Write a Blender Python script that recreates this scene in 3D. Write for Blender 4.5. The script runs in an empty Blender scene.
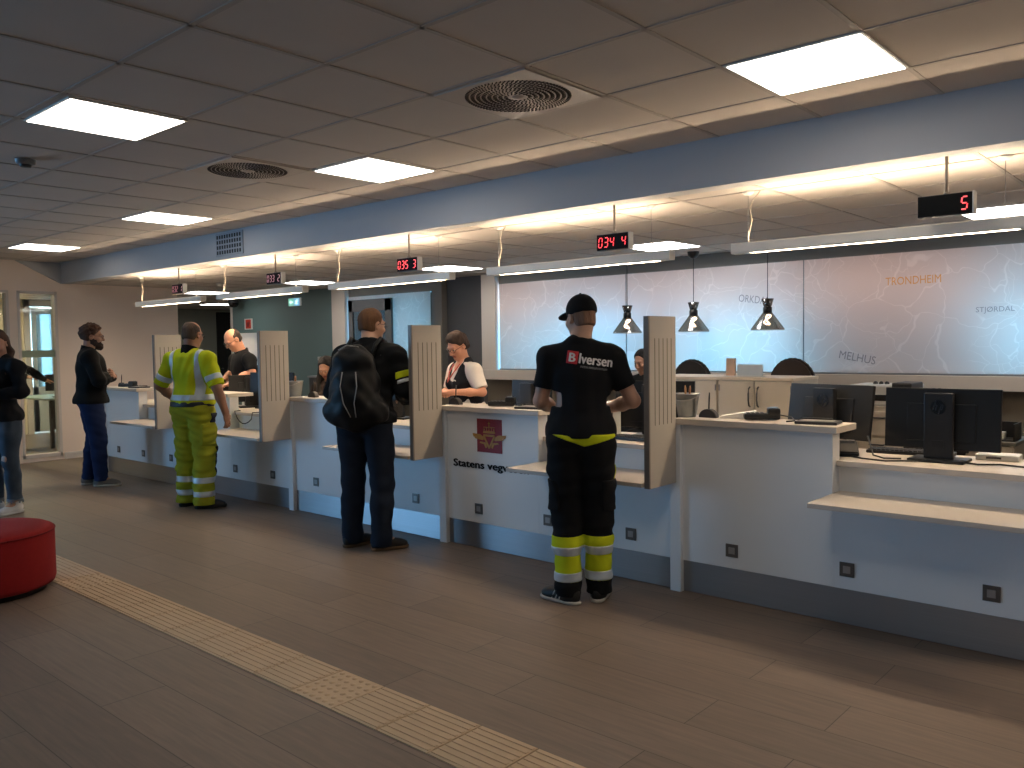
import bpy, bmesh, math, random
import numpy as np
from mathutils import Vector, Matrix
random.seed(7)
PI = math.pi
scene = bpy.context.scene
COL = scene.collection

# ------------------------------------------------------------------ materials
def lin(c):
    if isinstance(c, str):
        c = tuple(int(c[i:i+2], 16)/255 for i in (0, 2, 4))
    return tuple((x/12.92 if x <= .04045 else ((x+.055)/1.055)**2.4) for x in c) + (1.0,)

MATS = {}
def mat(name, col='808080', rough=.6, metal=0.0, var=.08, vs=9.0, bump=0.0, bs=60.0, spec=.5, coat=0.0, stretch=(1, 1, 1)):
    if name in MATS: return MATS[name]
    m = bpy.data.materials.new(name); m.use_nodes = True
    nt = m.node_tree; b = nt.nodes['Principled BSDF']
    c = lin(col)
    tc = nt.nodes.new('ShaderNodeTexCoord'); mp = nt.nodes.new('ShaderNodeMapping')
    mp.inputs['Scale'].default_value = stretch
    nt.links.new(tc.outputs['Object'], mp.inputs['Vector'])
    n = nt.nodes.new('ShaderNodeTexNoise'); n.inputs['Scale'].default_value = vs; n.inputs['Detail'].default_value = 4
    nt.links.new(mp.outputs['Vector'], n.inputs['Vector'])
    r = nt.nodes.new('ShaderNodeMix'); r.data_type = 'RGBA'
    r.inputs['A'].default_value = tuple(x*(1-var) for x in c[:3]) + (1,)
    r.inputs['B'].default_value = tuple(min(1, x*(1+var)) for x in c[:3]) + (1,)
    nt.links.new(n.outputs['Fac'], r.inputs['Factor'])
    nt.links.new(r.outputs['Result'], b.inputs['Base Color'])
    b.inputs['Roughness'].default_value = rough; b.inputs['Metallic'].default_value = metal
    b.inputs['Specular IOR Level'].default_value = spec
    b.inputs['Coat Weight'].default_value = coat
    if bump:
        n2 = nt.nodes.new('ShaderNodeTexNoise'); n2.inputs['Scale'].default_value = bs; n2.inputs['Detail'].default_value = 3
        nt.links.new(mp.outputs['Vector'], n2.inputs['Vector'])
        bp = nt.nodes.new('ShaderNodeBump'); bp.inputs['Strength'].default_value = bump; bp.inputs['Distance'].default_value = .01
        nt.links.new(n2.outputs['Fac'], bp.inputs['Height']); nt.links.new(bp.outputs['Normal'], b.inputs['Normal'])
    MATS[name] = m
    return m

def emit(name, col, strength):
    if name in MATS: return MATS[name]
    m = bpy.data.materials.new(name); m.use_nodes = True
    nt = m.node_tree; b = nt.nodes['Principled BSDF']
    b.inputs['Base Color'].default_value = (.8, .8, .8, 1)
    b.inputs['Emission Color'].default_value = tuple(col) + (1,) if not isinstance(col, str) else lin(col)
    b.inputs['Emission Strength'].default_value = strength
    MATS[name] = m
    return m

def glass(name, col, alpha, rough=.05):
    if name in MATS: return MATS[name]
    m = bpy.data.materials.new(name); m.use_nodes = True
    nt = m.node_tree; nt.nodes.remove(nt.nodes['Principled BSDF']); out = nt.nodes['Material Output']
    t = nt.nodes.new('ShaderNodeBsdfTransparent'); t.inputs['Color'].default_value = lin(col)
    g = nt.nodes.new('ShaderNodeBsdfGlossy'); g.inputs['Roughness'].default_value = rough
    x = nt.nodes.new('ShaderNodeMixShader'); x.inputs[0].default_value = alpha
    nt.links.new(t.outputs[0], x.inputs[1]); nt.links.new(g.outputs[0], x.inputs[2]); nt.links.new(x.outputs[0], out.inputs[0])
    MATS[name] = m
    return m

# ------------------------------------------------------------------ objects
def thing(name, label, cat, loc=(0, 0, 0), rz=0.0, group=None):
    o = bpy.data.objects.new(name, None); COL.objects.link(o)
    o.location = loc; o.rotation_euler = (0, 0, rz); o.empty_display_size = .1
    o['label'] = label; o['category'] = cat
    if group: o['group'] = group
    return o
def tag(o, label, cat, group=None, kind=None):
    o['label'] = label; o['category'] = cat
    if group: o['group'] = group
    if kind: o['kind'] = kind
    return o
def relabel(o, label, group=None):
    o['label'] = label
    if group: o['group'] = group
def dup(root, loc=None, rz=None, label=None):
    r = root.copy(); COL.objects.link(r)
    if loc is not None: r.location = loc
    if rz is not None: r.rotation_euler = (0, 0, rz)
    if label: r['label'] = label
    for ch in list(root.children):
        c = ch.copy(); COL.objects.link(c); c.parent = r
        for g in list(ch.children):
            d = g.copy(); COL.objects.link(d); d.parent = c
    return r

class MB:
    """collects shapes in one bmesh"""
    def __init__(self): self.b = bmesh.new(); self.mi = 0
    def _mark(self, faces, smooth=False):
        for f in faces:
            f.material_index = self.mi; f.smooth = smooth
    def box(self, x0, x1, y0, y1, z0, z1, bev=0.0, R=None, seg=2):
        t = bmesh.new()
        M = Matrix.Translation(((x0+x1)/2, (y0+y1)/2, (z0+z1)/2)) @ Matrix.Diagonal((abs(x1-x0), abs(y1-y0), abs(z1-z0), 1))
        bmesh.ops.create_cube(t, size=1, matrix=M)
        if bev: bmesh.ops.bevel(t, geom=list(t.edges), offset=bev, segments=seg, affect='EDGES', profile=.6)
        if R is not None: bmesh.ops.transform(t, matrix=R, verts=t.verts)
        self._take(t, False); return self
    def _take(self, t, smooth):
        vm = {}
        for v in t.verts: vm[v] = self.b.verts.new(v.co)
        fs = []
        for f in t.faces:
            try: fs.append(self.b.faces.new([vm[v] for v in f.verts]))
            except ValueError: pass
        self._mark(fs, smooth); t.free()
    def cone(self, p0, p1, r0, r1=None, seg=16, caps=True, smooth=True):
        r1 = r0 if r1 is None else r1
        p0 = Vector(p0); p1 = Vector(p1); d = p1-p0
        q = d.to_track_quat('Z', 'Y').to_matrix()
        rings = []
        for p, r in ((p0, r0), (p1, r1)):
            rings.append([self.b.verts.new(p + q @ Vector((math.cos(2*PI*i/seg)*r, math.sin(2*PI*i/seg)*r, 0))) for i in range(seg)])
        side = [self.b.faces.new([rings[0][i], rings[0][(i+1) % seg], rings[1][(i+1) % seg], rings[1][i]]) for i in range(seg)]
        self._mark(side, smooth)
        if caps: self._mark([self.b.faces.new(rings[0][::-1]), self.b.faces.new(rings[1])], False)
        return self
    def lathe(self, prof, c=(0, 0, 0), seg=32, smooth=True):
        c = Vector(c); rings = []
        for r, z in prof:
            if r < 1e-6: rings.append([self.b.verts.new(c+Vector((0, 0, z)))])
            else: rings.append([self.b.verts.new(c+Vector((math.cos(2*PI*i/seg)*r, math.sin(2*PI*i/seg)*r, z))) for i in range(seg)])
        fs = []
        for a, b in zip(rings[:-1], rings[1:]):
            for i in range(seg):
                j = (i+1) % seg
                if len(a) == 1 and len(b) == 1: continue
                if len(a) == 1: q = [a[0], b[j], b[i]][::-1]
                elif len(b) == 1: q = [a[i], a[j], b[0]]
                else: q = [a[i], a[j], b[j], b[i]]
                fs.append(self.b.faces.new(q))
        self._mark(fs, smooth); return self
    def tube(self, pts, r, seg=8, caps=True):
        pts = [Vector(p) for p in pts]; rings = []; n = len(pts)
        rr = r if isinstance(r, (list, tuple)) else [r]*n
        up = Vector((0.13, .2, 1)).normalized()
        for k, p in enumerate(pts):
            d = (pts[min(k+1, n-1)]-pts[max(k-1, 0)]).normalized()
            u = up.cross(d)
            if u.length < 1e-3: u = Vector((1, 0, 0)).cross(d)
            u.normalize(); v = d.cross(u)
            rings.append([self.b.verts.new(p + (u*math.cos(2*PI*i/seg)+v*math.sin(2*PI*i/seg))*rr[k]) for i in range(seg)])
        fs = []
        for a, b in zip(rings[:-1], rings[1:]):
            for i in range(seg): fs.append(self.b.faces.new([a[i], a[(i+1) % seg], b[(i+1) % seg], b[i]]))
        self._mark(fs, True)
        if caps: self._mark([self.b.faces.new(rings[0][::-1]), self.b.faces.new(rings[-1])])
        return self
    def prism(self, poly, t0, t1, axis='y', bev=0):
        """poly: 2D outline; axis y: (x,z) extruded along y; x: (y,z); z: (x,y)"""
        f = {'y': lambda a, b, t: (a, t, b), 'x': lambda a, b, t: (t, a, b), 'z': lambda a, b, t: (a, b, t)}[axis]
        t = bmesh.new()
        A = [t.verts.new(f(a, b, t0)) for a, b in poly]; B = [t.verts.new(f(a, b, t1)) for a, b in poly]
        n = len(poly)
        t.faces.new(A); t.faces.new(B[::-1])
        for i in range(n): t.faces.new([A[i], B[i], B[(i+1) % n], A[(i+1) % n]])
        bmesh.ops.recalc_face_normals(t, faces=t.faces)
        if bev: bmesh.ops.bevel(t, geom=list(t.edges), offset=bev, segments=2, affect='EDGES')
        self._take(t, False); return self
    def sphere(self, c, r, seg=16, R=None):
        t = bmesh.new(); bmesh.ops.create_uvsphere(t, u_segments=seg, v_segments=max(6, seg*2//3), radius=1)
        rr = r if isinstance(r, (tuple, list)) else (r, r, r)
        M = Matrix.Translation(c) @ ((R.to_4x4()) if R is not None else Matrix.Identity(4)) @ Matrix.Diagonal((*rr, 1))
        bmesh.ops.transform(t, matrix=M, verts=t.verts); self._take(t, True); return self
    def xf(self, M): bmesh.ops.transform(self.b, matrix=M, verts=self.b.verts); return self
    def make(self, name, mats, parent=None):
        me = bpy.data.meshes.new(name); bmesh.ops.recalc_face_normals(self.b, faces=self.b.faces)
        self.b.to_mesh(me); self.b.free()
        for m in (mats if isinstance(mats, (list, tuple)) else [mats]): me.materials.append(m)
        o = bpy.data.objects.new(name, me); COL.objects.link(o)
        if parent is not None: o.parent = parent
        return o
def struct(name, mb, m):
    o = mb.make(name, m); o['kind'] = 'structure'; return o

def text_mesh(body, width=None, height=None, depth=.002, bold=.0, shear=0.0):
    """flat lettering in the XZ plane, facing -Y, lower-left corner at the origin; returns vertices, faces"""
    cu = bpy.data.curves.new('lettering', 'FONT'); cu.body = body; cu.extrude = 0; cu.offset = bold; cu.resolution_u = 3; cu.shear = shear
    cu.size = 1
    ob = bpy.data.objects.new('lettering', cu)
    cu.offset = 0; COL.objects.link(ob)
    dg = bpy.context.evaluated_depsgraph_get(); dg.update()
    me = bpy.data.meshes.new_from_object(ob.evaluated_get(dg))
    vs = np.array([v.co[:] for v in me.vertices]); fs = [tuple(p.vertices) for p in me.polygons]
    bpy.data.objects.remove(ob); bpy.data.meshes.remove(me); bpy.data.curves.remove(cu)
    vs[:, :2] -= vs[:, :2].min(0)
    w, h = vs[:, 0].max(), vs[:, 1].max()
    sx = width/w if width else height/h; sz = height/h if height else sx
    out = np.zeros_like(vs); out[:, 0] = vs[:, 0]*sx; out[:, 2] = vs[:, 1]*sz
    if bold:                                   # heavier strokes: the outlines repeated a little to each side
        n = len(out); d = bold*2*(height or .06); al = []; af = []
        for q, (a, b) in enumerate(((0, 0), (-d, 0), (d, 0), (0, d*.5), (0, -d*.5))):
            c = out.copy(); c[:, 0] += a; c[:, 2] += b; c[:, 1] -= .0003*q; al.append(c); af += [tuple(i+q*n for i in f) for f in fs]
        out = np.concatenate(al); fs = af
    return out, fs
def lettering(name, vs, fs, m, parent=None):
    me = bpy.data.meshes.new(name); me.from_pydata([tuple(v) for v in vs], [], fs); me.materials.append(m)
    o = bpy.data.objects.new(name, me); COL.objects.link(o)
    if parent is not None: o.parent = parent
    return o

# ------------------------------------------------------------------ camera (solved from the photograph's vanishing points)
F, YAW, PITCH, ROLL = 836.44, math.radians(41.513), math.radians(2.7205), math.radians(-0.809)
fwd = Vector((-math.sin(YAW)*math.cos(PITCH), math.cos(YAW)*math.cos(PITCH), -math.sin(PITCH)))
rt = Vector((math.cos(YAW), math.sin(YAW), 0)); up = rt.cross(fwd)
r2 = rt*math.cos(ROLL)+up*math.sin(ROLL); u2 = -rt*math.sin(ROLL)+up*math.cos(ROLL)
cd = bpy.data.cameras.new('camera'); cam = bpy.data.objects.new('camera', cd); COL.objects.link(cam)
cd.sensor_width = 36; cd.lens = F*36/1024; cd.clip_start = .05
cam.matrix_world = Matrix(((r2.x, u2.x, -fwd.x, 0), (r2.y, u2.y, -fwd.y, 0), (r2.z, u2.z, -fwd.z, 1.5), (0, 0, 0, 1)))
scene.camera = cam

# ------------------------------------------------------------------ palette
M_white = mat('white laminate', 'e4e6e7', .32, var=.02, vs=3)
M_beige = mat('pale grey laminate', 'c6bcb0', .4, var=.05, vs=14, stretch=(1, 12, 12))
M_screen = mat('warm grey painted board', 'b0a89d', .5, var=.03)
M_edge = mat('dark board edge', '77706a', .5)
M_steel = mat('brushed steel plinth', 'a8a8aa', .28, metal=.9, var=.1, vs=3, stretch=(.3, 1, 60), bump=.03, bs=90)
def brushed(m):
    nt = m.node_tree; b = nt.nodes['Principled BSDF']; t = nt.nodes.new('ShaderNodeTangent'); t.direction_type = 'RADIAL'; t.axis = 'X'
    nt.links.new(t.outputs[0], b.inputs['Tangent']); b.inputs['Anisotropic'].default_value = .85; b.inputs['Roughness'].default_value = .38
brushed(M_steel)
M_metal = mat('steel', '9a9a9a', .3, metal=1, var=.05)
M_zinc = mat('zinc bucket', '8b9094', .36, metal=1, var=.15, vs=20)
M_black = mat('black plastic', '0d0d0e', .38, var=.1)
M_screenblk = mat('monitor back plastic', '0b0b0c', .45, var=.1)
M_dgrey = mat('dark grey plastic', '26272a', .4)
M_grey = mat('mid grey plastic', '77787a', .45)
M_wht = mat('white plastic', 'd0d0cc', .4, var=.03)
M_paint = mat('white paint', 'cfcbc6', .55, var=.02)
M_wallL = mat('warm white wall paint', 'ecddd0', .8, var=.025, vs=2, bump=.03, bs=300)
M_paper = mat('paper', 'e6e4de', .7, var=.03)
M_cord = mat('black cable', '0c0c0c', .5)

# ------------------------------------------------------------------ room shell
Z1, Z2, XL, YB, BY = 2.70, 2.42, -12.3, 8.0, 4.55
def floor_mat():
    m = bpy.data.materials.new('wood look floor planks'); m.use_nodes = True; nt = m.node_tree; b = nt.nodes['Principled BSDF']
    tc = nt.nodes.new('ShaderNodeTexCoord')
    br = nt.nodes.new('ShaderNodeTexBrick'); br.offset = .37; br.offset_frequency = 2
    br.inputs['Scale'].default_value = 1; br.inputs['Brick Width'].default_value = 1.2; br.inputs['Row Height'].default_value = .285
    br.inputs['Mortar Size'].default_value = .0022; br.inputs['Mortar Smooth'].default_value = .3; br.inputs['Bias'].default_value = 0
    br.inputs['Color1'].default_value = lin('736458'); br.inputs['Color2'].default_value = lin('7e6e61'); br.inputs['Mortar'].default_value = lin('4a4039')
    nt.links.new(tc.outputs['Object'], br.inputs['Vector'])
    mp = nt.nodes.new('ShaderNodeMapping'); mp.inputs['Scale'].default_value = (1.5, 22, 1)
    nt.links.new(tc.outputs['Object'], mp.inputs['Vector'])
    n = nt.nodes.new('ShaderNodeTexNoise'); n.inputs['Scale'].default_value = 2.2; n.inputs['Detail'].default_value = 6; n.inputs['Distortion'].default_value = .6
    nt.links.new(mp.outputs['Vector'], n.inputs['Vector'])
    rp = nt.nodes.new('ShaderNodeMapRange'); rp.inputs[1].default_value = .25; rp.inputs[2].default_value = .75; rp.inputs[3].default_value = .78; rp.inputs[4].default_value = 1.18
    nt.links.new(n.outputs['Fac'], rp.inputs[0])
    mx = nt.nodes.new('ShaderNodeMix'); mx.data_type = 'RGBA'; mx.blend_type = 'MULTIPLY'; mx.inputs['Factor'].default_value = 1
    nt.links.new(br.outputs['Color'], mx.inputs['A']); nt.links.new(rp.outputs[0], mx.inputs['B'])
    nt.links.new(mx.outputs['Result'], b.inputs['Base Color'])
    rr = nt.nodes.new('ShaderNodeMapRange'); rr.inputs[3].default_value = .42; rr.inputs[4].default_value = .6
    nt.links.new(n.outputs['Fac'], rr.inputs[0]); nt.links.new(rr.outputs[0], b.inputs['Roughness'])
    bp = nt.nodes.new('ShaderNodeBump'); bp.inputs['Strength'].default_value = .25; bp.inputs['Distance'].default_value = .003
    nt.links.new(br.outputs['Fac'], bp.inputs['Height']); bp.invert = True
    nt.links.new(bp.outputs['Normal'], b.inputs['Normal'])
    b.inputs['Specular IOR Level'].default_value = .4
    return m
M_floor = floor_mat()
struct('floor', MB().box(-19, 3.6, -6.3, 12.3, -.1, 0), M_floor)

M_tile = mat('mineral fibre ceiling tile', 'c8c1ba', .9, var=.04, vs=4, bump=.06, bs=420)
M_bar = mat('ceiling grid bar', 'b0a9a2', .6, var=.02)
def grid_ceiling(name, x0, x1, y0, y1, z, px, ox, py, oy, hole=None):
    mb = MB()
    mb.box(x0, x1, y0, y1, z+.004, z+.06)
    mb.mi = 1
    k = math.ceil((x0-ox)/px)
    while ox+k*px < x1:
        mb.box(ox+k*px-.011, ox+k*px+.011, y0, y1, z, z+.005); k += 1
    k = math.ceil((y0-oy)/py)
    while oy+k*py < y1:
        mb.box(x0, x1, oy+k*py-.012, oy+k*py+.012, z, z+.0048); k += 1
    return struct(name, mb, [M_tile, M_bar])
PT = .605
grid_ceiling('ceiling', -12.45, 3.6, -6.3, BY, Z1, PT, -2.38, PT, 3.41)
grid_ceiling('ceiling.001', -19, 3.6, BY+.14, 12.3, Z2, .59, -4.3+.295, .6, 4.9)
M_beam = mat('pale grey painted beam', 'b3b6bb', .6, var=.02, vs=2)
struct('beam', MB().box(-12.3, 3.6, BY, BY+.14, Z2-.002, Z1+.08), M_beam)
# small haunch where beam and left wall meet
struct('trim_1', MB().prism([(4.0, Z1), (BY, Z1), (BY, Z2)], XL, XL+.05, 'x'), M_beam)

# left wall with its two windows and the end where it opens into the corridor
wl = MB()
def wallx(mb, x0, x1, y0, y1, holes):
    ys = sorted({y0, y1, *[h[0] for h in holes], *[h[1] for h in holes]})
    for a, b in zip(ys[:-1], ys[1:]):
        h = [q for q in holes if q[0] <= a+1e-6 and q[1] >= b-1e-6]
        if h:
            if h[0][2] > .001: mb.box(x0, x1, a, b, 0, h[0][2])
            mb.box(x0, x1, a, b, h[0][3], Z1+.05)
        else: mb.box(x0, x1, a, b, 0, Z1+.05)
HL = [(4.0, 4.5, .05, 2.305), (2.9, 3.9, .05, 2.305), (-4.9, -.6, .25, 2.45)]
wallx(wl, XL-.14, XL, -6.3, 6.22, HL)
struct('wall_left', wl, M_wallL)
M_frame = mat('white window frame', 'd2cbc6', .5, var=.02)
M_clear = glass('clear glass', 'eef4f2', .06)
M_band = mat('green frosted strip', '8fa08c', .6, var=.03)
for i, (a, b, z0, z1) in enumerate(HL[:2]):
    mb = MB(); x0, x1 = XL-.12, XL+.012
    for q in ((a, a+.035, z0, z1), (b-.035, b, z0, z1), (a, b, z0, z0+.05), (a, b, z1-.035, z1)):
        mb.box(x0, x1, *q, bev=.003)
    w = struct('window_%d' % (i+1), mb, M_frame)
    MB().box(XL-.066, XL-.06, a+.03, b-.03, z0+.04, z1-.03).make('pane', M_clear, w)
    MB().box(XL-.058, XL-.055, a+.035, b-.035, 1.413, 1.508).make('frosted_strip', M_band, w)
struct('baseboard_left', MB().box(XL, XL+.015, 4.52, 6.22, 0, .09).box(XL, XL+.015, -.5, 2.88, 0, .09), M_paint)
# big daylight window further along the left wall, behind the photographer's left
mb = MB(); a, b, z0, z1 = HL[2]
for k in range(5):
    y = a+(b-a)*k/4; mb.box(XL-.1, XL+.01, y-.03, y+.03, z0, z1)
mb.box(XL-.1, XL+.01, a, b, z0, z0+.06).box(XL-.1, XL+.01, a, b, z1-.06, z1)
w = struct('window_3', mb, M_frame); MB().box(XL-.06, XL-.055, a, b, z0, z1).make('pane', M_clear, w)

# walls not in view that close the hall, with a window band behind the photographer
wf = MB()
for q in ((-12.44, -9.5, 0, Z1+.05), (2.0, 3.6, 0, Z1+.05), (-9.5, 2.0, 0, .5), (-9.5, 2.0, 2.5, Z1+.05)): wf.box(q[0], q[1], -6.3, -6.16, q[2], q[3])
struct('wall_front', wf, M_wallL)
mb = MB()
for k in range(7):
    x = -9.5+11.5*k/6; mb.box(x-.03, x+.03, -6.28, -6.15, .5, 2.5)
mb.box(-9.5, 2, -6.28, -6.15, .5, .56).box(-9.5, 2, -6.28, -6.15, 2.44, 2.5)
w = struct('window_4', mb, M_frame); MB().box(-9.5, 2, -6.22, -6.215, .5, 2.5).make('pane', M_clear, w)
struct('wall_right', MB().box(3.5, 3.64, -6.3, 12.3, 0, Z1+.05), M_wallL)

# back wall: teal part, map windows, dark doorway
M_teal = mat('teal painted wall', '5d7474', .6, var=.05, vs=1.5)
M_back = mat('olive grey wall', '6f6a5e', .7, var=.03)
M_band2 = mat('dark grey band over windows', '6e6c66', .6, var=.05, vs=2)
M_dark = mat('dark grey wall', '545456', .7, var=.05)
struct('wall_back_teal', MB().box(-13.8, -10.76, YB, YB+.2, 0, Z2+.05), M_teal)
struct('trim_2', MB().box(-13.83, -13.78, YB-.02, YB+.22, 0, Z2), M_paint)
wb = MB()
wb.box(-10.76, -8.37, YB+.06, YB+.2, 0, 1.15).box(-7.56, 3.6, YB+.06, YB+.2, 0, 1.1)
struct('wall_back', wb, M_back)
struct('wall_back_upper', MB().box(-10.76, -8.37, YB+.02, YB+.2, 2.255, Z2+.05).box(-8.57, -8.37, YB+.02, YB+.2, 1.15, 2.26).box(-7.56, 3.6, YB+.02, YB+.2, 2.275, Z2+.05), M_band2)
# recessed dark door between the windows
d = struct('door_1', MB().box(-8.37, -7.56, YB+.12, YB+.17, 0, Z2+.02, bev=.004), M_dark)
MB().cone((-7.66, YB+.12, 1.02), (-7.66, YB+.07, 1.02), .01).cone((-7.66, YB+.075, 1.02), (-7.78, YB+.075, 1.02), .009).make('door_handle', M_metal, d)
# corridor behind the left wall
M_corr = mat('corridor wall', '8e9084', .8, var=.03)
struct('wall_corridor', MB().box(-18.64, -18.5, -.2, 12.3, 0, 2.75).box(-18.5, 3.6, 12.16, 12.3, 0, 2.5), M_corr)
d = struct('door_2', MB().box(-18.5, -18.46, 10.3, 10.95, 0, 2.36, bev=.004), mat('dark door', '191a1a', .5))
MB().cone((-18.46, 10.4, 1.02), (-18.40, 10.4, 1.02), .012).make('door_handle', M_metal, d)
struct('wall_room', MB().box(-18.5, -12.44, 6.1, 6.22, 0, 2.75).box(-18.5, -12.44, -.2, -.06, 0, 2.75), M_wallL)
struct('ceiling.002', MB().box(-18.64, -12.44, -.2, 6.16, 2.68, 2.75), M_paint)

# map windows: frosted printed film lit by the daylight outside
def film_mat():
    m = bpy.data.materials.new('frosted map film'); m.use_nodes = True; nt = m.node_tree
    nt.nodes.remove(nt.nodes['Principled BSDF']); out = nt.nodes['Material Output']
    tc = nt.nodes.new('ShaderNodeTexCoord')
    n = nt.nodes.new('ShaderNodeTexNoise'); n.inputs['Scale'].default_value = 2.3; n.inputs['Detail'].default_value = 3
    nt.links.new(tc.outputs['Object'], n.inputs['Vector'])
    va = nt.nodes.new('ShaderNodeVectorMath'); va.operation = 'MULTIPLY_ADD'
    nt.links.new(n.outputs['Color'], va.inputs[0]); va.inputs[1].default_value = (.55, 0, .55); nt.links.new(tc.outputs['Object'], va.inputs[2])
    lines = []
    for sc, w, rnd in ((2.7, .006, 1), (6.0, .008, .9)):
        mp = nt.nodes.new('ShaderNodeMapping'); mp.inputs['Scale'].default_value = (1, 0, 1.1); mp.inputs['Location'].default_value = (sc, 0, sc*.7)
        nt.links.new(va.outputs[0], mp.inputs['Vector'])
        v = nt.nodes.new('ShaderNodeTexVoronoi'); v.feature = 'DISTANCE_TO_EDGE'; v.inputs['Scale'].default_value = sc; v.inputs['Randomness'].default_value = rnd
        nt.links.new(mp.outputs['Vector'], v.inputs['Vector'])
        l = nt.nodes.new('ShaderNodeMapRange'); l.inputs[1].default_value = w; l.inputs[2].default_value = w*2.2; l.inputs[3].default_value = 1; l.inputs[4].default_value = 0
        nt.links.new(v.outputs['Distance'], l.inputs[0]); lines.append(l)
    # the finer roads only appear in patches
    n2 = nt.nodes.new('ShaderNodeTexNoise'); n2.inputs['Scale'].default_value = 1.3; nt.links.new(tc.outputs['Object'], n2.inputs['Vector'])
    ms = nt.nodes.new('ShaderNodeMapRange'); ms.inputs[1].default_value = .46; ms.inputs[2].default_value = .56; nt.links.new(n2.outputs['Fac'], ms.inputs[0])
    mu = nt.nodes.new('ShaderNodeMath'); mu.operation = 'MULTIPLY'; nt.links.new(lines[1].outputs[0], mu.inputs[0]); nt.links.new(ms.outputs[0], mu.inputs[1])
    mx = nt.nodes.new('ShaderNodeMath'); mx.operation = 'MAXIMUM'; nt.links.new(lines[0].outputs[0], mx.inputs[0]); nt.links.new(mu.outputs[0], mx.inputs[1])
    c = nt.nodes.new('ShaderNodeMix'); c.data_type = 'RGBA'
    c.inputs['A'].default_value = lin('d4c5bd'); c.inputs['B'].default_value = lin('dfd1c9')
    nt.links.new(mx.outputs[0], c.inputs['Factor'])
    df = nt.nodes.new('ShaderNodeBsdfDiffuse'); tr = nt.nodes.new('ShaderNodeBsdfTranslucent'); gl = nt.nodes.new('ShaderNodeBsdfGlossy')
    gl.inputs['Roughness'].default_value = .18
    nt.links.new(c.outputs['Result'], df.inputs['Color']); nt.links.new(c.outputs['Result'], tr.inputs['Color'])
    m1 = nt.nodes.new('ShaderNodeMixShader'); m1.inputs[0].default_value = .5
    nt.links.new(df.outputs[0], m1.inputs[1]); nt.links.new(tr.outputs[0], m1.inputs[2])
    m2 = nt.nodes.new('ShaderNodeMixShader'); m2.inputs[0].default_value = .05
    nt.links.new(m1.outputs[0], m2.inputs[1]); nt.links.new(gl.outputs[0], m2.inputs[2])
    nt.links.new(m2.outputs[0], out.inputs[0])
    return m
M_film = film_mat()
M_winfr = mat('warm white window board', 'c9beb2', .5, var=.02)
def map_window(name, xs, zb, zt, x_frame_l, fw):
    mb = MB()
    mb.box(x_frame_l, x_frame_l+fw, YB-.06, YB+.2, zb-.1, 2.41, bev=.004)                       # broad jamb
    mb.box(x_frame_l, xs[-1]+.1, YB-.1, YB+.14, zb-.135, zb-.012, bev=.004)                       # deep sill board
    w = struct(name, mb, M_winfr)
    gr = MB()
    for a, b in zip(xs[:-1], xs[1:]):
        MB().box(a+.006, b-.006, YB, YB+.006, zb, zt).make('map_film', M_film, w)
        if b < xs[-1]: gr.box(b-.003, b+.003, YB-.004, YB+.01, zb, zt)
    gr.box(xs[0], xs[-1], YB-.01, YB+.012, zb-.014, zb+.004)
    gr.make('glazing_strip', M_grey, w)
    return w
w5 = map_window('window_5', [-7.285, -5.335, -3.279, -1.223, .83, 2.9], 1.185, 2.275, -7.545, .245)
w6 = map_window('window_6', [-10.42, -8.57], 1.18, 2.255, -10.76, .33)
M_let = glass('grey map lettering', 'b4b4ba', .0); M_leto = glass('orange map lettering', 'ffcf86', .0)
for body, x, z, wd, h, tilt, m in (('TRONDHEIM', -2.515, 1.985, .465, .072, .5, M_leto), ('MELHUS', -2.935, 1.325, .335, .075, -10.5, M_let), ('ORKDAL', -3.96, 1.905, .33, .075, -8, M_let), ('STJØRDAL', -1.775, 1.702, .29, .058, .5, M_let)):
    vs, fs = text_mesh(body, wd, h, bold=.0)
    t = math.radians(tilt); c, s = math.cos(t), math.sin(t)
    q = vs.copy(); q[:, 0] = x+c*vs[:, 0]-s*vs[:, 2]; q[:, 2] = z+s*vs[:, 0]+c*vs[:, 2]; q[:, 1] = YB-.003
    lettering('map_lettering', q, fs, m, w5)
# grey frame and pale pane built for a reflection in the small map window
refl_frame = MB()
for q in ((-10.36, -10.26, 1.2, 2.2), (-9.50, -9.36, 1.2, 2.2), (-10.36, -9.36, 2.02, 2.2), (-10.36, -9.36, 1.2, 1.3)): refl_frame.box(q[0], q[1], YB-.05, YB-.012, q[2], q[3], bev=.003)
so = refl_frame.make('window_sash', mat('grey sash', '57585a', .5), w6)
MB().box(-10.27, -9.49, YB-.035, YB-.03, 1.29, 2.03).make('pane', glass('pale blue pane', 'a9bcc4', .12), so)
# ------------------------------------------------------------------ ceiling fittings
M_panel = emit('light panel diffuser', (1, .92, .82), 6.5)
M_panelb = emit('back light panel diffuser', (1, .96, .92), 14.0)
pl = thing('ceiling_light', 'large square ceiling light panel nearest the camera, above the beam and map window', 'ceiling light', (-1.46, 3.7, Z1), group='square light panels in the hall ceiling')
MB().box(-.298, .298, -.298, .298, -.004, .02, bev=.002).make('frame', M_wht, pl)
MB().box(-.284, .284, -.284, .284, -.0075, -.002).make('diffuser', M_panel, pl)
for (x, y), lab in zip(((-4.52, 3.72), (-7.5, 3.72), (-10.53, 3.74), (-4.52, 1.93), (-1.46, 1.93), (1.56, 3.7), (1.56, 1.93)),
                       ('warm white square ceiling light between the two round swirl vents', 'square ceiling light above the beam grille, second from the far end of its row', 'farthest square ceiling light, small and flat above the hall corner by the wall', 'bright square ceiling light away from the beam, beside the smoke detector', 'square ceiling light over the hall beyond the upper picture edge', 'square ceiling light by the beam beyond the picture edge', 'square ceiling light over the hall far beyond the picture edge')):
    dup(pl, (x, y, Z1), 0, lab)
dupl = []
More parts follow.
